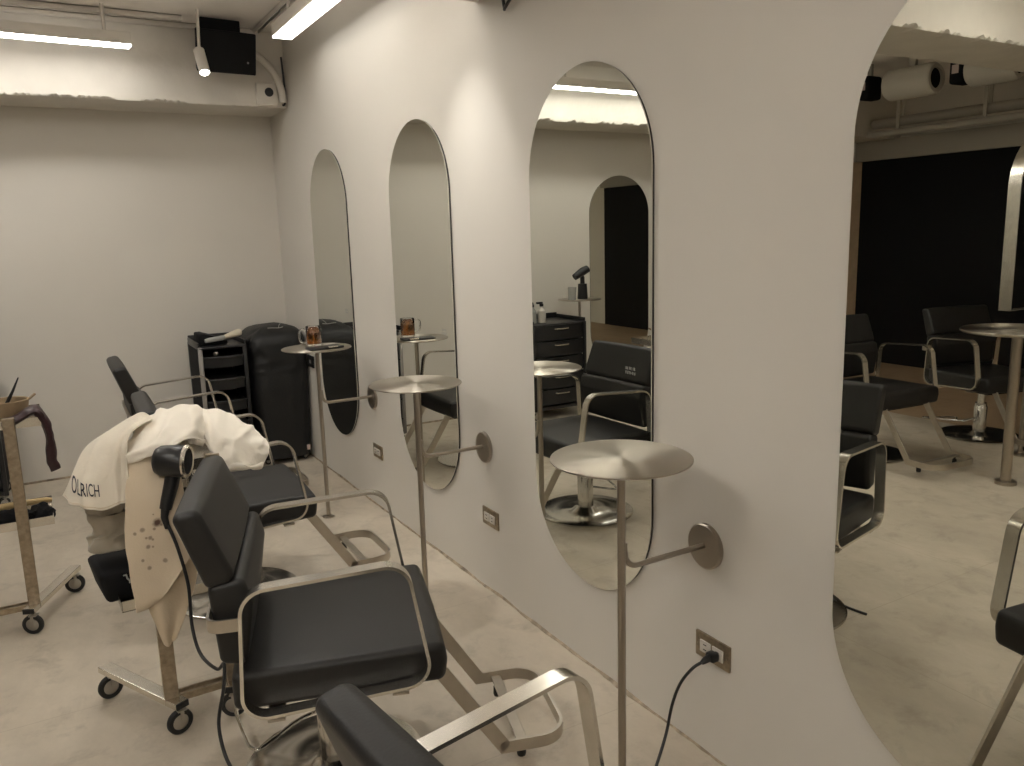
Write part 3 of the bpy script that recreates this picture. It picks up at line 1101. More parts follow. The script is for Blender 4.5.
# grey towel bundled under the cape, on the lower tray
heap('towel', 'grey beige towel hanging below the printed cape, over the black pouch', [(-1.345, 2.60, 0.72), (-1.348, 2.60, 0.66), (-1.345, 2.60, 0.59), (-1.343, 2.595, 0.535)],
     [(0.06, 0.045), (0.06, 0.045), (0.062, 0.050), (0.062, 0.048)], 3, 0.4, grey_cloth, 'towel', nu=48, nv=60, fold_amp=0.08)

# black pouch on the lower tray
t = thing('tool_pouch', 'black pouch with a small white mark on the trolley lower tray', 'pouch', (-1.340, 2.60, 0.403), 0.1)
bm = bmesh.new()
box(bm, (0, 0.0, 0.050), (0.13, 0.20, 0.098), 0.018, 3)
for v in bm.verts:
    k = v.co.z / 0.1
    v.co.x *= 0.86 + 0.28 * k
    v.co.y *= 0.90 + 0.14 * k
    v.co += Vector((0.004 * noise.noise(v.co * 30), 0.004 * noise.noise(v.co * 34 + Vector((4, 0, 0))), 0))
obj('bag_body', bm, matt_black, t, angle=60)
bm = bmesh.new()
pth = [(-0.008, 0.014), (0.0, 0.016), (0.002, 0.004), (0.008, -0.004), (0.008, -0.012)]
tube(bm, [(a, -0.1035, 0.068 + b) for a, b in pth], 0.0028, 8)
obj('white_mark', bm, white_ink, t)

# hair dryer on the trolley, nozzle end under the cape, handle hanging down in front
dr = thing('hair_dryer', 'black hair dryer with a silver rear ring, hanging on the cape trolley', 'hair dryer', (-1.188, 2.385, 0.832))
ax = Matrix.Rotation(math.radians(-27), 4, 'Z') @ Matrix.Rotation(math.radians(94), 4, 'Y')
bm = bmesh.new()
lathe(bm, [(0, -0.045), (0.026, -0.045), (0.036, -0.040), (0.043, -0.026), (0.045, 0.005), (0.045, 0.035), (0.042, 0.040), (0, 0.040)], 36, (0, 0, 0), ax)
obj('motor_housing', bm, plastic, dr, angle=45)
bm = bmesh.new()
lathe(bm, [(0.036, 0.038), (0.046, 0.038), (0.047, 0.044), (0.043, 0.049), (0.036, 0.047), (0.036, 0.038)], 36, (0, 0, 0), ax)
obj('rear_ring', bm, steel, dr, angle=45)
bm = bmesh.new()
lathe(bm, [(0, 0.039), (0.037, 0.039), (0.037, 0.044), (0, 0.046)], 30, (0, 0, 0), ax)
obj('rear_grille', bm, matt_black, dr)
bm = bmesh.new()
tube(bm, [(0.004, 0.0, -0.030), (-0.008, -0.004, -0.070), (-0.022, -0.009, -0.108), (-0.030, -0.012, -0.132)], [0.021, 0.020, 0.018, 0.016], 18)
obj('handle', bm, plastic, dr)
bm = bmesh.new()
tube(bm, [(-0.030, -0.012, -0.132), (-0.035, -0.012, -0.155), (-0.030, -0.012, -0.188)], [0.012, 0.010, 0.007], 14)
obj('cable_guard', bm, rubber, dr)
bm = bmesh.new()
CP = [(-1.218, 2.373, 0.660), (-1.200, 2.350, 0.590), (-1.185, 2.33, 0.48), (-1.19, 2.30, 0.37), (-1.18, 2.26, 0.30), (-1.150, 2.20, 0.275), (-1.135, 2.17, 0.30), (-1.150, 2.12, 0.255),
      (-1.175, 2.09, 0.17), (-1.165, 2.03, 0.085), (-1.12, 1.985, 0.05), (-1.095, 1.95, 0.02), (-1.09, 1.88, 0.006), (-1.10, 1.78, 0.006)]
tube(bm, [p - Vector((-1.188, 2.385, 0.832)) for p in catmull(CP, 10)], 0.0048, 10)
obj('power_cable', bm, plastic, dr)

# ------------------------------------------------------------------ far trolley load
t = thing('mixing_bowl', 'tan tint mixing bowl on top of the left trolley', 'bowl', (-1.605, 3.535, 0.784), 0.2)
t.scale = (1.0, 1.0, 1.35)
bm = bmesh.new()
lathe(bm, [(0, 0.001), (0.052, 0.001), (0.058, 0.004), (0.072, 0.062), (0.070, 0.064), (0.066, 0.062), (0.053, 0.009), (0, 0.009)], 40)
obj('bowl_body', bm, kraft, t)
bm = bmesh.new()
box(bm, (0.082, 0, 0.064), (0.030, 0.022, 0.005), 0.002, M=Matrix.Rotation(-0.5, 4, 'Y'))
obj('spout', bm, kraft, t)
t = thing('tint_brush', 'dark tint brush standing in the mixing bowl', 'brush', (-1.605, 3.535, 0.815))
bm = bmesh.new()
tube(bm, [(-0.022, 0.0, 0.0), (0.0, 0, 0.045), (0.022, 0, 0.085), (0.046, 0, 0.135)], [0.0045, 0.007, 0.005, 0.0022], 12)
obj('handle', bm, plastic, t)
bm = bmesh.new()
box(bm, (-0.026, 0, -0.002), (0.012, 0.030, 0.014), 0.003)
obj('bristles', bm, wine_glove, t)


def strap(bm, ctr, w, th):
    C = catmull(ctr, 8)
    m = len(C)
    for i in range(m - 1):
        pass
    rows = []
    for i, p in enumerate(C):
        d = (C[min(i + 1, m - 1)] - C[max(i - 1, 0)]).normalized()
        side = Vector((0, 1, 0))
        side = (side - d * side.dot(d)).normalized()
        nrm = d.cross(side)
        k = i / (m - 1)
        ww = w[0] + (w[1] - w[0]) * k if k < 0.5 else w[1] + (w[2] - w[1]) * (k - 0.5) * 2
        rows.append([bm.verts.new(p + side * (math.cos(2 * PI * q / 12) * ww) + nrm * (math.sin(2 * PI * q / 12) * th)) for q in range(12)])
    for a, b in zip(rows[:-1], rows[1:]):
        for k in range(12):
            bm.faces.new((a[k], a[(k + 1) % 12], b[(k + 1) % 12], b[k]))
    bm.faces.new(list(reversed(rows[0]))); bm.faces.new(rows[-1])


bm = bmesh.new()
strap(bm, [(-0.055, 0, 0.012), (-0.02, 0, 0.016), (0.010, 0, 0.030), (0.036, 0, 0.046), (0.060, 0, 0.042), (0.082, 0.0, -0.02), (0.088, 0.0, -0.09), (0.084, 0, -0.15), (0.094, 0, -0.19)], (0.045, 0.045, 0.008), 0.017)
for v in bm.verts:
    v.co += Vector((1, 0, 0.4)) * 0.006 * noise.noise(v.co * 34)
o = obj('rubber_glove', bm, wine_glove); o.location = (-1.570, 3.445, 0.788)
tag(o, 'dark wine black rubber glove drooping off the left trolley top tray', 'glove')
t = thing('wooden_brush', 'yellow wooden handled brush on the left trolley lower tray', 'brush', (-1.62, 3.56, 0.432), 0.05)
bm = bmesh.new()
tube(bm, [(-0.16, 0, 0.012), (-0.06, 0, 0.022), (0.04, 0, 0.024), (0.10, 0, 0.022), (0.115, 0, 0.020)], [0.010, 0.014, 0.012, 0.011, 0.006], 14)
obj('handle', bm, yellow_wood, t)
bm = bmesh.new()
box(bm, (-0.18, 0, 0.010), (0.06, 0.035, 0.028), 0.006)
obj('bristles', bm, matt_black, t)


def rag(name, label, loc, sx, sy, sz, seed, mat, cat):
    bm = bmesh.new()
    bmesh.ops.create_icosphere(bm, subdivisions=4, radius=1.0)
    for v in bm.verts:
        d = v.co.copy()
        f = 1 + 0.28 * noise.noise(d * 1.9 + Vector((seed, 0, 0))) + 0.16 * (1 - abs(2 * noise.noise(d * 4 + Vector((0, seed, 0)))))
        v.co = Vector((d.x * sx * f, d.y * sy * f, max(-sz * 0.55, d.z * sz * f) + sz * 0.55))
    o = obj(name, bm, mat, angle=80)
    o.location = loc
    tag(o, label, cat)
    return o


rag('rubber_glove', 'black crumpled glove on the left trolley lower tray, nearest the post', (-1.655, 3.475, 0.402), 0.085, 0.045, 0.036, 3.3, matt_black, 'glove')
rag('rubber_glove', 'black crumpled glove at the right end of the left trolley lower tray', (-1.545, 3.49, 0.402), 0.040, 0.05, 0.038, 8.1, matt_black, 'glove')

# ------------------------------------------------------------------ mug and flat case on the tea table
t = thing('tea_mug', 'glass mug of amber tea on the far wall table', 'mug', (-0.270, 4.075, 0.8925), 0.0)
bm = bmesh.new()
lathe(bm, [(0, 0.0), (0.036, 0.0), (0.039, 0.004), (0.039, 0.098), (0.0375, 0.100), (0.0362, 0.098), (0.0362, 0.010), (0, 0.010)], 40)
obj('glass_body', bm, glass, t, angle=50)
bm = bmesh.new()
lathe(bm, [(0, 0.0105), (0.0359, 0.0105), (0.0359, 0.068), (0, 0.068)], 40)
obj('tea', bm, tea, t, angle=50)
bm = bmesh.new()
hp = [(-0.037, 0, 0.084), (-0.058, 0, 0.088), (-0.072, 0, 0.076), (-0.073, 0, 0.045), (-0.064, 0, 0.022), (-0.037, 0, 0.020)]
tube(bm, catmull(hp, 6), 0.0055, 12)
h = obj('handle', bm, glass, t)
t = thing('shear_case', 'flat black case with a silver clasp on the tea table edge', 'case', (-0.262, 3.925, 0.8925), 0.12)
bm = bmesh.new()
box(bm, (0, 0, 0.0055), (0.175, 0.075, 0.011), 0.004)
obj('case_body', bm, plastic, t)
bm = bmesh.new()
box(bm, (0.03, -0.031, 0.009), (0.05, 0.016, 0.008), 0.002)
obj('clasp', bm, steel, t)

# ------------------------------------------------------------------ black drawer cart by the back wall


def make_cart(label, W=0.34, D=0.40, H=0.80, closed=False):
    t = thing('drawer_cart', label, 'cart', group='black tool carts')
    for sx in (-1, 1):
        for sy in (-1, 1):
            bm = bmesh.new()
            box(bm, (sx * (W / 2 - 0.012), sy * (D / 2 - 0.012), (0.075 + H) / 2), (0.024, 0.024, H - 0.075), 0.004)
            obj('corner_post', bm, grey_plastic if sy < 0 and sx < 0 and not closed else plastic, t)
    bm = bmesh.new()
    prism(bm, [(-W / 2 + 0.004, -D / 2 + 0.06), (-W / 2 + 0.010, -D / 2 + 0.06), (-W / 2 + 0.010, D / 2 - 0.010), (W / 2 - 0.010, D / 2 - 0.010), (W / 2 - 0.010, -D / 2 + 0.06),
               (W / 2 - 0.004, -D / 2 + 0.06), (W / 2 - 0.004, D / 2 - 0.004), (-W / 2 + 0.004, D / 2 - 0.004)], 0.09, H - 0.015, lambda a, b, c: (a, b, c))
    obj('cabinet_shell', bm, matt_black, t, smooth=False)
    bm = bmesh.new()
    box(bm, (0, 0, 0.090), (W - 0.01, D - 0.01, 0.028), 0.005)
    obj('bottom_shelf', bm, plastic, t)
    bm = bmesh.new()
    box(bm, (0, 0, H - 0.008), (W, D, 0.016), 0.006, 3)
    for sx in (-1, 1):
        box(bm, (sx * (W / 2 - 0.006), 0, H + 0.010), (0.010, D - 0.02, 0.036), 0.004)
    box(bm, (0, D / 2 - 0.006, H + 0.016), (W - 0.01, 0.010, 0.048), 0.004)
    obj('top_tray', bm, plastic, t)
    nd = 5
    for i in range(nd):
        z = 0.120 + i * (H - 0.20) / (nd - 1) * 0.92
        hh = 0.115 if closed else 0.062
        bm = bmesh.new()
        bulge = [(-W / 2 + 0.026, -D / 2 + 0.02)]
        for k in range(11):
            a = k / 10
            bulge.append((-W / 2 + 0.026 + (W - 0.052) * a, -D / 2 + 0.008 - 0.026 * math.sin(PI * a)))
        bulge += [(W / 2 - 0.026, -D / 2 + 0.02), (W / 2 - 0.026, D / 2 - 0.02), (-W / 2 + 0.026, D / 2 - 0.02)]
        prism(bm, bulge, z, z + hh, lambda a, b, c: (a, b, c), 0.004, 2)
        d = obj('drawer', bm, plastic, t)
        bm = bmesh.new()
        if closed:
            tube(bm, [(-0.06, -D / 2 - 0.012, z + hh * 0.75), (-0.05, -D / 2 - 0.030, z + hh * 0.75), (0.05, -D / 2 - 0.030, z + hh * 0.75), (0.06, -D / 2 - 0.012, z + hh * 0.75)], 0.006, 8)
            obj('pull', bm, steel, d)
        else:
            lip = [Vector((-W / 2 + 0.026 + (W - 0.052) * k / 10, -D / 2 + 0.002 - 0.028 * math.sin(PI * k / 10), z + hh + 0.002)) for k in range(11)]
            tube(bm, lip, 0.0055, 8)
            obj('lip', bm, plastic, d)
    for sx in (-1, 1):
        for sy in (-1, 1):
            make_caster(t, (sx * (W / 2 - 0.03), sy * (D / 2 - 0.03), 0), 0.4 * sx, 0.032)
    return t


cart = make_cart('black drawer cart against the back wall, left of the covered machine', 0.285)
cart.location = (-0.528, 5.34, 0)
cart2 = make_cart('wide black drawer cart with spray bottles, seen only inside a mirror', 0.48, 0.42, 0.74, True)
cart2.location = (-1.97, 5.36, 0)
t = thing('tool_roll', 'black tool roll lying at the left of the cart top', 'tool roll', (-0.595, 5.31, 0.80))
bm = bmesh.new()
prism(bm, fillet([(-0.055, 0.0), (0.12, 0.0), (0.11, 0.030), (-0.02, 0.075), (-0.052, 0.072)], 0.012, n=4), -0.09, 0.09, lambda a, b, c: (a, c, b), 0.006, 2)
for v in bm.verts:
    v.co.z += 0.004 * noise.noise(v.co * 25) if v.co.z > 0.01 else 0
obj('roll_body', bm, matt_black, t)
bm = bmesh.new()
flat_bar(bm, [Vector((0.02, 0.048)), Vector((0.05, 0.041))], 0.004, 0.186, lambda a, b, c: (a, c, b), closed=False)
obj('strap', bm, plastic, t)
t = thing('styling_brush', 'clear styling brush with a cream handle lying on the black cart', 'brush', (-0.50, 5.20, 0.822), 0.15)
bm = bmesh.new()
tube(bm, [(-0.12, 0, 0.012), (-0.09, 0, 0.016), (-0.02, 0, 0.022), (0.0, 0, 0.025)], [0.012, 0.015, 0.016, 0.014], 16)
obj('brush_head', bm, brush_clear, t)
bm = bmesh.new()
tube(bm, [(0.0, 0, 0.026), (0.03, 0, 0.032), (0.08, 0, 0.044), (0.10, 0, 0.048), (0.106, 0, 0.049)], [0.013, 0.018, 0.022, 0.020, 0.012], 16)
obj('handle', bm, cream, t)
o_bm = bmesh.new()
lathe(o_bm, [(0, 0), (0.014, 0.002), (0.018, 0.014), (0.015, 0.026), (0.007, 0.032), (0, 0.033)], 24)
o = obj('styling_cup', o_bm, steel); o.location = (-0.565, 5.17, 0.7385)
tag(o, 'small silver knob shaped cup in the top drawer of the black cart', 'cup')
# bottles beside the second cart
for k, (dx, m_) in enumerate(((-0.03, white_plastic), (0.04, brush_clear))):
    t = thing('spray_bottle', ['white spray bottle on the mirrored cart, outer of the two', 'clear spray bottle on the mirrored cart, inner of the two'][k], 'bottle', (-1.86 + dx * 1.2, 5.30, 0.74), group='spray bottles on the mirrored cart')
    bm = bmesh.new()
    lathe(bm, [(0, 0), (0.030, 0), (0.032, 0.004), (0.032, 0.09), (0.014, 0.115), (0.014, 0.125), (0, 0.125)], 24)
    obj('bottle_body', bm, m_, t)
    bm = bmesh.new()
    lathe(bm, [(0, 0.125), (0.016, 0.125), (0.016, 0.145), (0, 0.145)], 18)
    box(bm, (0.018, 0, 0.152), (0.055, 0.016, 0.016), 0.004)
    obj('spray_head', bm, plastic, t)

# ------------------------------------------------------------------ covered machine in the corner
mc = thing('covered_machine', 'tall machine under a black fabric cover in the back corner', 'covered machine', (-0.180, 5.36, 0))
bm = bmesh.new()


def cover(u, v):
    a = 2 * PI * u
    h = v
    # body: rounded rectangle that tapers a little to the foot, domed shoulders
    if h < 0.80:
        k = h / 0.80
        z = 0.035 + 0.735 * k
        s = 0.90 + 0.10 * min(1, k * 1.6)
    else:
        k = (h - 0.80) / 0.20
        z = 0.765 + 0.115 * math.sin(k * PI / 2)
        s = max(0.02, math.cos(k * PI / 2) ** 0.62)
    e = 0.42
    cx = math.copysign(abs(math.cos(a)) ** e, math.cos(a)); sy = math.copysign(abs(math.sin(a)) ** e, math.sin(a))
    x = 0.185 * s * cx; y = 0.235 * s * sy
    p = Vector((x, y, z))
    f = 0.010 * noise.noise(Vector((x * 9, y * 9, z * 5))) + 0.006 * noise.noise(Vector((a * 3, z * 3, 1.5)))
    if h > 0.62:
        f += 0.009 * (1 - abs(noise.noise(Vector((x * 14, y * 14, z * 12))) * 2))
    lean = 0.03 * (1 - abs(x / 0.18 - 0.1)) if h > 0.85 else 0
    return p + Vector((cx, sy, 0.2)).normalized() * f + Vector((0, 0, lean * 0.4))


grid(bm, cover, 96, 70, closed_u=True)
obj('fabric_cover', bm, dark_vinyl, mc, angle=80)
bm = bmesh.new()
box(bm, (0, 0, 0.055), (0.30, 0.40, 0.03), 0.008)
obj('machine_base', bm, matt_black, mc)
for sx in (-1, 1):
    for sy in (-1, 1):
        make_caster(mc, (sx * 0.12, sy * 0.16, 0), 0.3 * sx, 0.019)
bm = bmesh.new()
tube(bm, catmull([(-0.055, -0.16, 0.881), (-0.02, -0.165, 0.880), (0.012, -0.17, 0.878), (0.040, -0.165, 0.882)], 6), 0.0022, 8)
tube(bm, catmull([(0.012, -0.17, 0.878), (0.018, -0.155, 0.891), (0.034, -0.14, 0.906)], 6), 0.0022, 8)
obj('stitched_mark', bm, white_ink, mc)
bm = bmesh.new()
box(bm, (0.125, -0.247, 0.095), (0.022, 0.003, 0.034), 0.001)
obj('care_label', bm, label_pink, mc)

# ------------------------------------------------------------------ ceiling fittings


def strip_light(label, p0, p1, z, w=0.085, lamp=None):
    p0 = Vector(p0); p1 = Vector(p1)
    d = p1 - p0
    L = d.length
    rz = math.atan2(d.y, d.x)
    t = thing('strip_light', label, 'strip lamp', ((p0.x + p1.x) / 2, (p0.y + p1.y) / 2, z), rz, 'ceiling strip lamps')
    bm = bmesh.new()
    box(bm, (0, 0, 0.038), (L, w, 0.060), 0.003)
    obj('housing', bm, white_plastic, t, smooth=False)
    bm = bmesh.new()
    box(bm, (0, 0, 0.004), (L - 0.004, w - 0.006, 0.009))
    obj('diffuser', bm, lamp, t, smooth=False)
    if w > 0.11:  # wide fill lamps only: glowing top face added to brighten the ceiling
        bm = bmesh.new()
        box(bm, (0, 0, 0.0705), (L - 0.05, w - 0.04, 0.005))
        obj('upward_fill_glow', bm, lamp, t, smooth=False)
    for s in (-1, 1):
        bm = bmesh.new()
        tube(bm, [(s * L * 0.36, 0, 0.067), (s * L * 0.36, 0, ZC - z)], 0.010, 10)
        obj('hanger', bm, white_plastic, t)
    return t


def track(label, p0, p1, w=0.034):
    p0 = Vector(p0); p1 = Vector(p1)
    d = p1 - p0
    t = thing('light_track', label, 'light track', ((p0.x + p1.x) / 2, (p0.y + p1.y) / 2, ZC), math.atan2(d.y, d.x), 'ceiling light tracks')
    bm = bmesh.new()
    L = d.length
    for s in (-1, 1):
        box(bm, (0, s * (w / 2 - 0.004), -0.014), (L, 0.008, 0.028), 0.001)
    box(bm, (0, 0, -0.003), (L, w, 0.006))
    obj('rail', bm, white_plastic, t, smooth=False)
    bm = bmesh.new()
    box(bm, (0, 0, -0.010), (L - 0.02, w - 0.018, 0.008))
    obj('slot', bm, matt_black, t, smooth=False)
    return t


LAMPS = [
    ('bright strip lamp along the mirror wall, above the far mirrors', (-0.205, 4.48), (-0.205, 3.35), 2.46, 0.105),
    ('bright strip lamp in front of the back beam, at the top left', (-0.885, 4.95), (-1.73, 4.90), 2.455, 0.085),
    ('bright strip lamp in front of the back beam, seen in the middle mirror', (-1.75, 5.02), (-3.30, 5.04), 2.425, 0.085),
    ('added unseen fill lamp over the front chair bay, beside the cross beam', (-1.0, 1.85), (-1.0, 0.65), 2.50, 0.12),  # from here down: lamps added out of view to fill the room with light
    ('added unseen fill lamp over the open floor behind the camera', (-1.5, -0.9), (-2.7, -0.9), 2.50, 0.12),
    ('added unseen fill lamp over the middle of the room', (-2.3, 1.9), (-2.3, 0.7), 2.50, 0.12),
    ('added unseen fill lamp over the aisle behind the chairs', (-2.2, 4.3), (-2.2, 3.1), 2.50, 0.12),
    ('added unseen fill lamp over the chair row, near the cross beam', (-0.85, 3.85), (-0.85, 2.85), 2.50, 0.12),
]
for (lab_, p0_, p1_, z_, w_), g_ in zip(LAMPS, STRIP_GLOWS):
    strip_light(lab_, p0_, p1_, z_, w_, glow('strip_lamp_glow', LAMP_COLOUR, g_))
track('white light track along the mirror wall ceiling', (-0.165, 5.16), (-0.165, 2.74))
track('white light track along the back beam ceiling', (-0.19, 5.19), (-3.6, 5.19))
track('white light track over the back strip lamps', (-0.60, 5.03), (-3.6, 5.03))


def spot(label, loc, aim, watts, cone=46, z_top=ZC):
    t = thing('spot_light', label, 'spotlight', loc, 0.0, 'white ceiling spotlights')
    d = Vector(aim).normalized()
    Q = d.to_track_quat('Z', 'Y').to_matrix().to_4x4()
    bm = bmesh.new()
    lathe(bm, [(0, -0.075), (0.026, -0.075), (0.029, -0.07), (0.029, 0.075), (0.025, 0.075), (0.025, 0.060), (0, 0.060)], 28, (0, 0, 0), Q)
    obj('lamp_tube', bm, white_plastic, t, angle=50)
    bm = bmesh.new()
    lathe(bm, [(0, 0.061), (0.0245, 0.061), (0.0245, 0.070), (0, 0.073)], 24, (0, 0, 0), Q)
    obj('lens', bm, spot_glow, t)
    bm = bmesh.new()
    tube(bm, [-d * 0.04, -d * 0.05 + Vector((0, 0, 0.04)), Vector((0, 0, z_top - loc[2] - 0.02)), Vector((0, 0, z_top - loc[2]))], 0.008, 10)
    obj('stem', bm, white_plastic, t)
    L = bpy.data.lights.new('beam', 'SPOT')
    L.energy = watts
    L.color = LAMP_COLOUR
    L.spot_size = math.radians(cone)
    L.spot_blend = 0.85
    L.shadow_soft_size = 0.022
    lo = bpy.data.objects.new('beam', L)
    COL.objects.link(lo)
    lo.parent = t
    lo.location = d * 0.085
    lo.rotation_euler = d.to_track_quat('-Z', 'Y').to_euler()
    return t


spot('white tube spotlight hanging left of the black loudspeaker', (-0.545, 4.865, 2.395), (0.06, -0.55, -1.0), SPOT_WATTS[0])
spot('white tube spotlight washing the wall beside the cross beam', (-0.27, 2.80, 2.50), (0.0, -0.06, -1.0), SPOT_WATTS[1], 74)

t = thing('loudspeaker', 'black box loudspeaker hung below the ceiling in the back corner', 'loudspeaker', (-0.40, 5.02, 2.487), 0.08)
M = Matrix.Rotation(math.radians(14), 4, 'X')
bm = bmesh.new()
prism(bm, [(-0.165, -0.09), (0.165, -0.09), (0.125, 0.085), (-0.125, 0.085)], -0.110, 0.110, lambda a, b, c: (a, b, c), 0.006, 2)
bmesh.ops.transform(bm, matrix=M, verts=bm.verts[:])
obj('cabinet', bm, matt_black, t)
bm = bmesh.new()
box(bm, (0, -0.0925, 0), (0.315, 0.006, 0.205), 0.002)
bmesh.ops.transform(bm, matrix=M, verts=bm.verts[:])
g = obj('grille', bm, black_panel, t)
bm = bmesh.new()
lathe(bm, [(0, 0), (0.006, 0), (0.006, 0.002), (0, 0.002)], 12, (0.115, -0.096, -0.045), Matrix.Rotation(PI / 2, 4, 'X'))
bmesh.ops.transform(bm, matrix=M, verts=bm.verts[:])
obj('badge', bm, grey_plastic, t)
bm = bmesh.new()
box(bm, (0.0, 0.03, 0.135), (0.22, 0.08, 0.075), 0.006)
obj('ceiling_bracket', bm, matt_black, t)

t = thing('junction_box', 'white junction box with a round dark hole on the beam corner', 'junction box', (-0.125, 5.22, 2.295))
bm = bmesh.new(); box(bm, (0, -0.02, 0), (0.12, 0.04, 0.13), 0.005); obj('box_body', bm, beam_paint, t)
bm = bmesh.new(); lathe(bm, [(0, 0), (0.026, 0), (0.026, 0.004), (0, 0.004)], 28, (0.012, -0.040, 0.012), Matrix.Rotation(PI / 2, 4, 'X')); obj('hole_cap', bm, plastic, t)
bm = bmesh.new()
tube(bm, catmull([(-0.28, 5.19, 2.56), (-0.20, 5.185, 2.535), (-0.12, 5.18, 2.475), (-0.065, 5.175, 2.40), (-0.04, 5.17, 2.32), (-0.034, 5.17, 2.25)], 8), 0.021, 14)
o = obj('conduit', bm, beam_paint); tag(o, 'pale bent cable conduit curving down beside the loudspeaker', 'conduit')
bm = bmesh.new()
tube(bm, catmull([(-0.018, 5.205, 2.52), (-0.012, 5.205, 2.40), (-0.010, 5.205, 2.30), (-0.02, 5.19, 2.245), (-0.035, 5.18, 2.235)], 8), 0.006, 8)
o = obj('loose_wire', bm, plastic); tag(o, 'thin dark wire running down the corner beside the junction box', 'wire')
bm = bmesh.new()
tube(bm, catmull([(-0.02, 2.49, 2.24), (-0.018, 2.475, 2.165), (-0.03, 2.45, 2.155), (-0.03, 2.41, 2.175), (-0.02, 2.36, 2.205), (-0.02, 2.34, 2.24)], 8), 0.0055, 8)
o = obj('loose_wire', bm, plastic); tag(o, 'black looped wire poking from the ceiling above the middle mirror', 'wire')

# ------------------------------------------------------------------ across the room (seen in the mirrors)
st = thing('mirror_stand', 'arched double mirror in a flat steel frame standing across the room', 'mirror', (-3.69, 2.62, -0.02))
bm = bmesh.new()
arch = [Vector((-0.31, 0.93)), Vector((-0.31, 1.62))]
for i in range(1, 20):
    a = PI - PI * i / 20
    arch.append(Vector((0.31 * math.cos(a), 1.62 + 0.31 * math.sin(a))))
arch += [Vector((0.31, 1.62)), Vector((0.31, 0.93))]
flat_bar(bm, arch, 0.008, 0.07, lambda a, b, c: (a, c, b), closed=True)
obj('frame', bm, steel, st, angle=40)
bm = bmesh.new()
prism(bm, [(p.x * 0.985, p.y if p.y > 0.94 else 0.936) for p in arch], -0.012, 0.012, lambda a, b, c: (a, c, b))
obj('mirror_glass', bm, mirror_m, st, angle=30)
bm = bmesh.new()
tube(bm, [(0, 0, 0.02), (0, 0, 0.93)], 0.020, 16)
obj('leg', bm, pole_steel, st)
bm = bmesh.new()
lathe(bm, [(0, 0.02), (0.06, 0.02), (0.06, 0.028), (0.03, 0.034), (0, 0.034)], 40)
obj('base_plate', bm, pole_steel, st)
t = thing('round_table', 'wide round table on a steel pole across the room, seen in the largest mirror', 'table', (-3.05, 2.36, 0))
bm = bmesh.new()
lathe(bm, [(0, 0.838), (0.270, 0.838), (0.275, 0.842), (0.275, 0.849), (0.270, 0.853), (0, 0.853)], 72)
obj('tabletop', bm, disc_steel, t)
bm = bmesh.new(); tube(bm, [(0, 0, 0.0), (0, 0, 0.839)], 0.027, 20); obj('pole', bm, pole_steel, t)
bm = bmesh.new(); lathe(bm, [(0, 0), (0.055, 0), (0.055, 0.018), (0.03, 0.022), (0, 0.022)], 30); obj('foot_plate', bm, pole_steel, t)

for k, (y0, y1) in enumerate(((3.86, 4.25), (3.26, 3.60), (4.60, 4.95))):
    t = thing('duct', ['white ceiling duct drum in the middle of the row by the black wall', 'white ceiling duct drum nearest the cross beam', 'white ceiling duct drum nearest the back beam'][k], 'duct', (-4.5, (y0 + y1) / 2, 2.465), group='ceiling duct drums')
    bm = bmesh.new()
    h = (y1 - y0) / 2
    lathe(bm, [(0.075, -h), (0.100, -h), (0.115, -h + 0.02), (0.115, h - 0.02), (0.100, h), (0.075, h), (0.075, -h)], 40, (0, 0, 0), Matrix.Rotation(-PI / 2, 4, 'X'))
    obj('drum', bm, duct_white, t, angle=40)
    bm = bmesh.new()
    lathe(bm, [(0, -h + 0.02), (0.074, -h + 0.02), (0.074, h - 0.02), (0, h - 0.02)], 30, (0, 0, 0), Matrix.Rotation(-PI / 2, 4, 'X'))
    obj('duct_mouth', bm, matt_black, t)
    bm = bmesh.new()
    box(bm, (0, 0, 0.150), (0.03, 0.05, 0.075))
    obj('hanger', bm, pipe_grey, t)
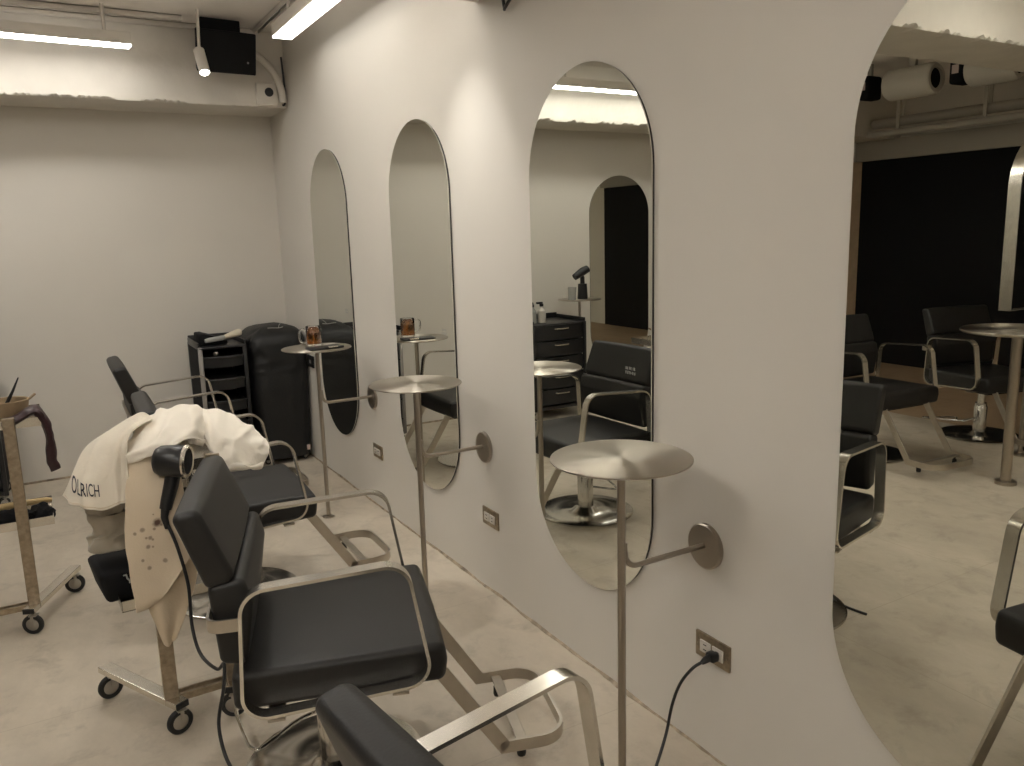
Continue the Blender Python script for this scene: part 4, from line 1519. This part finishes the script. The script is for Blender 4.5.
for k, y in enumerate((3.665, 4.425)):
    t = thing('inline_fan', ['black inline fan between the duct drums nearest the cross beam', 'black inline fan between the duct drums nearest the back beam'][k], 'fan', (-4.5, y, 2.475), group='inline duct fans')
    bm = bmesh.new()
    box(bm, (0, 0, 0), (0.17, 0.105, 0.18), 0.02)
    obj('fan_case', bm, matt_black, t)
    bm = bmesh.new()
    box(bm, (0.091, 0, 0.01), (0.003, 0.05, 0.06), 0.001)
    obj('rating_label', bm, label_pink, t)
    bm = bmesh.new(); box(bm, (0, 0, 0.14), (0.03, 0.03, 0.10)); obj('hanger', bm, pipe_grey, t)
for k, (x, z, r) in enumerate(((-5.55, 2.235, 0.030), (-5.62, 2.335, 0.045))):
    t = thing('ceiling_pipe', ['lower grey pipe running along the top of the black wall', 'upper grey pipe running along the top of the black wall'][k], 'pipe', (x, 3.0, z), group='pipes above the black wall')
    bm = bmesh.new(); tube(bm, [(0, -2.0, 0), (0, 2.2, 0)], r, 16); obj('pipe_run', bm, pipe_grey, t)
    for y in (-0.6, 0.25, 1.1, 1.9):
        bm = bmesh.new(); box(bm, (0, y, (ZC - z) / 2), (0.012, 0.03, ZC - z)); obj('hanger', bm, duct_white, t)
t = thing('pendant_stub', 'small white ceiling stub beside the duct drums', 'ceiling fitting', (-4.6, 3.0, 2.45))
bm = bmesh.new(); tube(bm, [(0, 0, 0), (0, 0, 0.21)], 0.012, 12); obj('rod', bm, duct_white, t)
bm = bmesh.new(); lathe(bm, [(0, -0.01), (0.05, -0.01), (0.05, 0.0), (0, 0.0)], 20); obj('disc', bm, duct_white, t)
# dryer standing on the mirrored table
t = thing('hair_dryer', 'black hair tool standing on the mirrored table by the back wall', 'hair dryer', (-2.32, YB + TX, 0.8925))
bm = bmesh.new()
lathe(bm, [(0, 0), (0.04, 0), (0.042, 0.01), (0.036, 0.12), (0, 0.12)], 24)
obj('holder', bm, plastic, t)
bm = bmesh.new(); tube(bm, [(0, 0, 0.12), (0.0, 0, 0.17), (0.02, 0, 0.20)], 0.018, 14); obj('handle', bm, plastic, t)
bm = bmesh.new(); tube(bm, [(-0.05, 0, 0.235), (0.0, 0, 0.215), (0.075, 0, 0.175)], [0.03, 0.034, 0.026], 18); obj('motor_housing', bm, plastic, t)
t = thing('glass_cup', 'clear cup beside the hair tool on the mirrored table', 'cup', (-2.20, YB + TX - 0.03, 0.8925))
bm = bmesh.new(); lathe(bm, [(0, 0), (0.03, 0), (0.034, 0.10), (0.032, 0.10), (0.028, 0.005), (0, 0.005)], 24); obj('cup_body', bm, brush_clear, t)
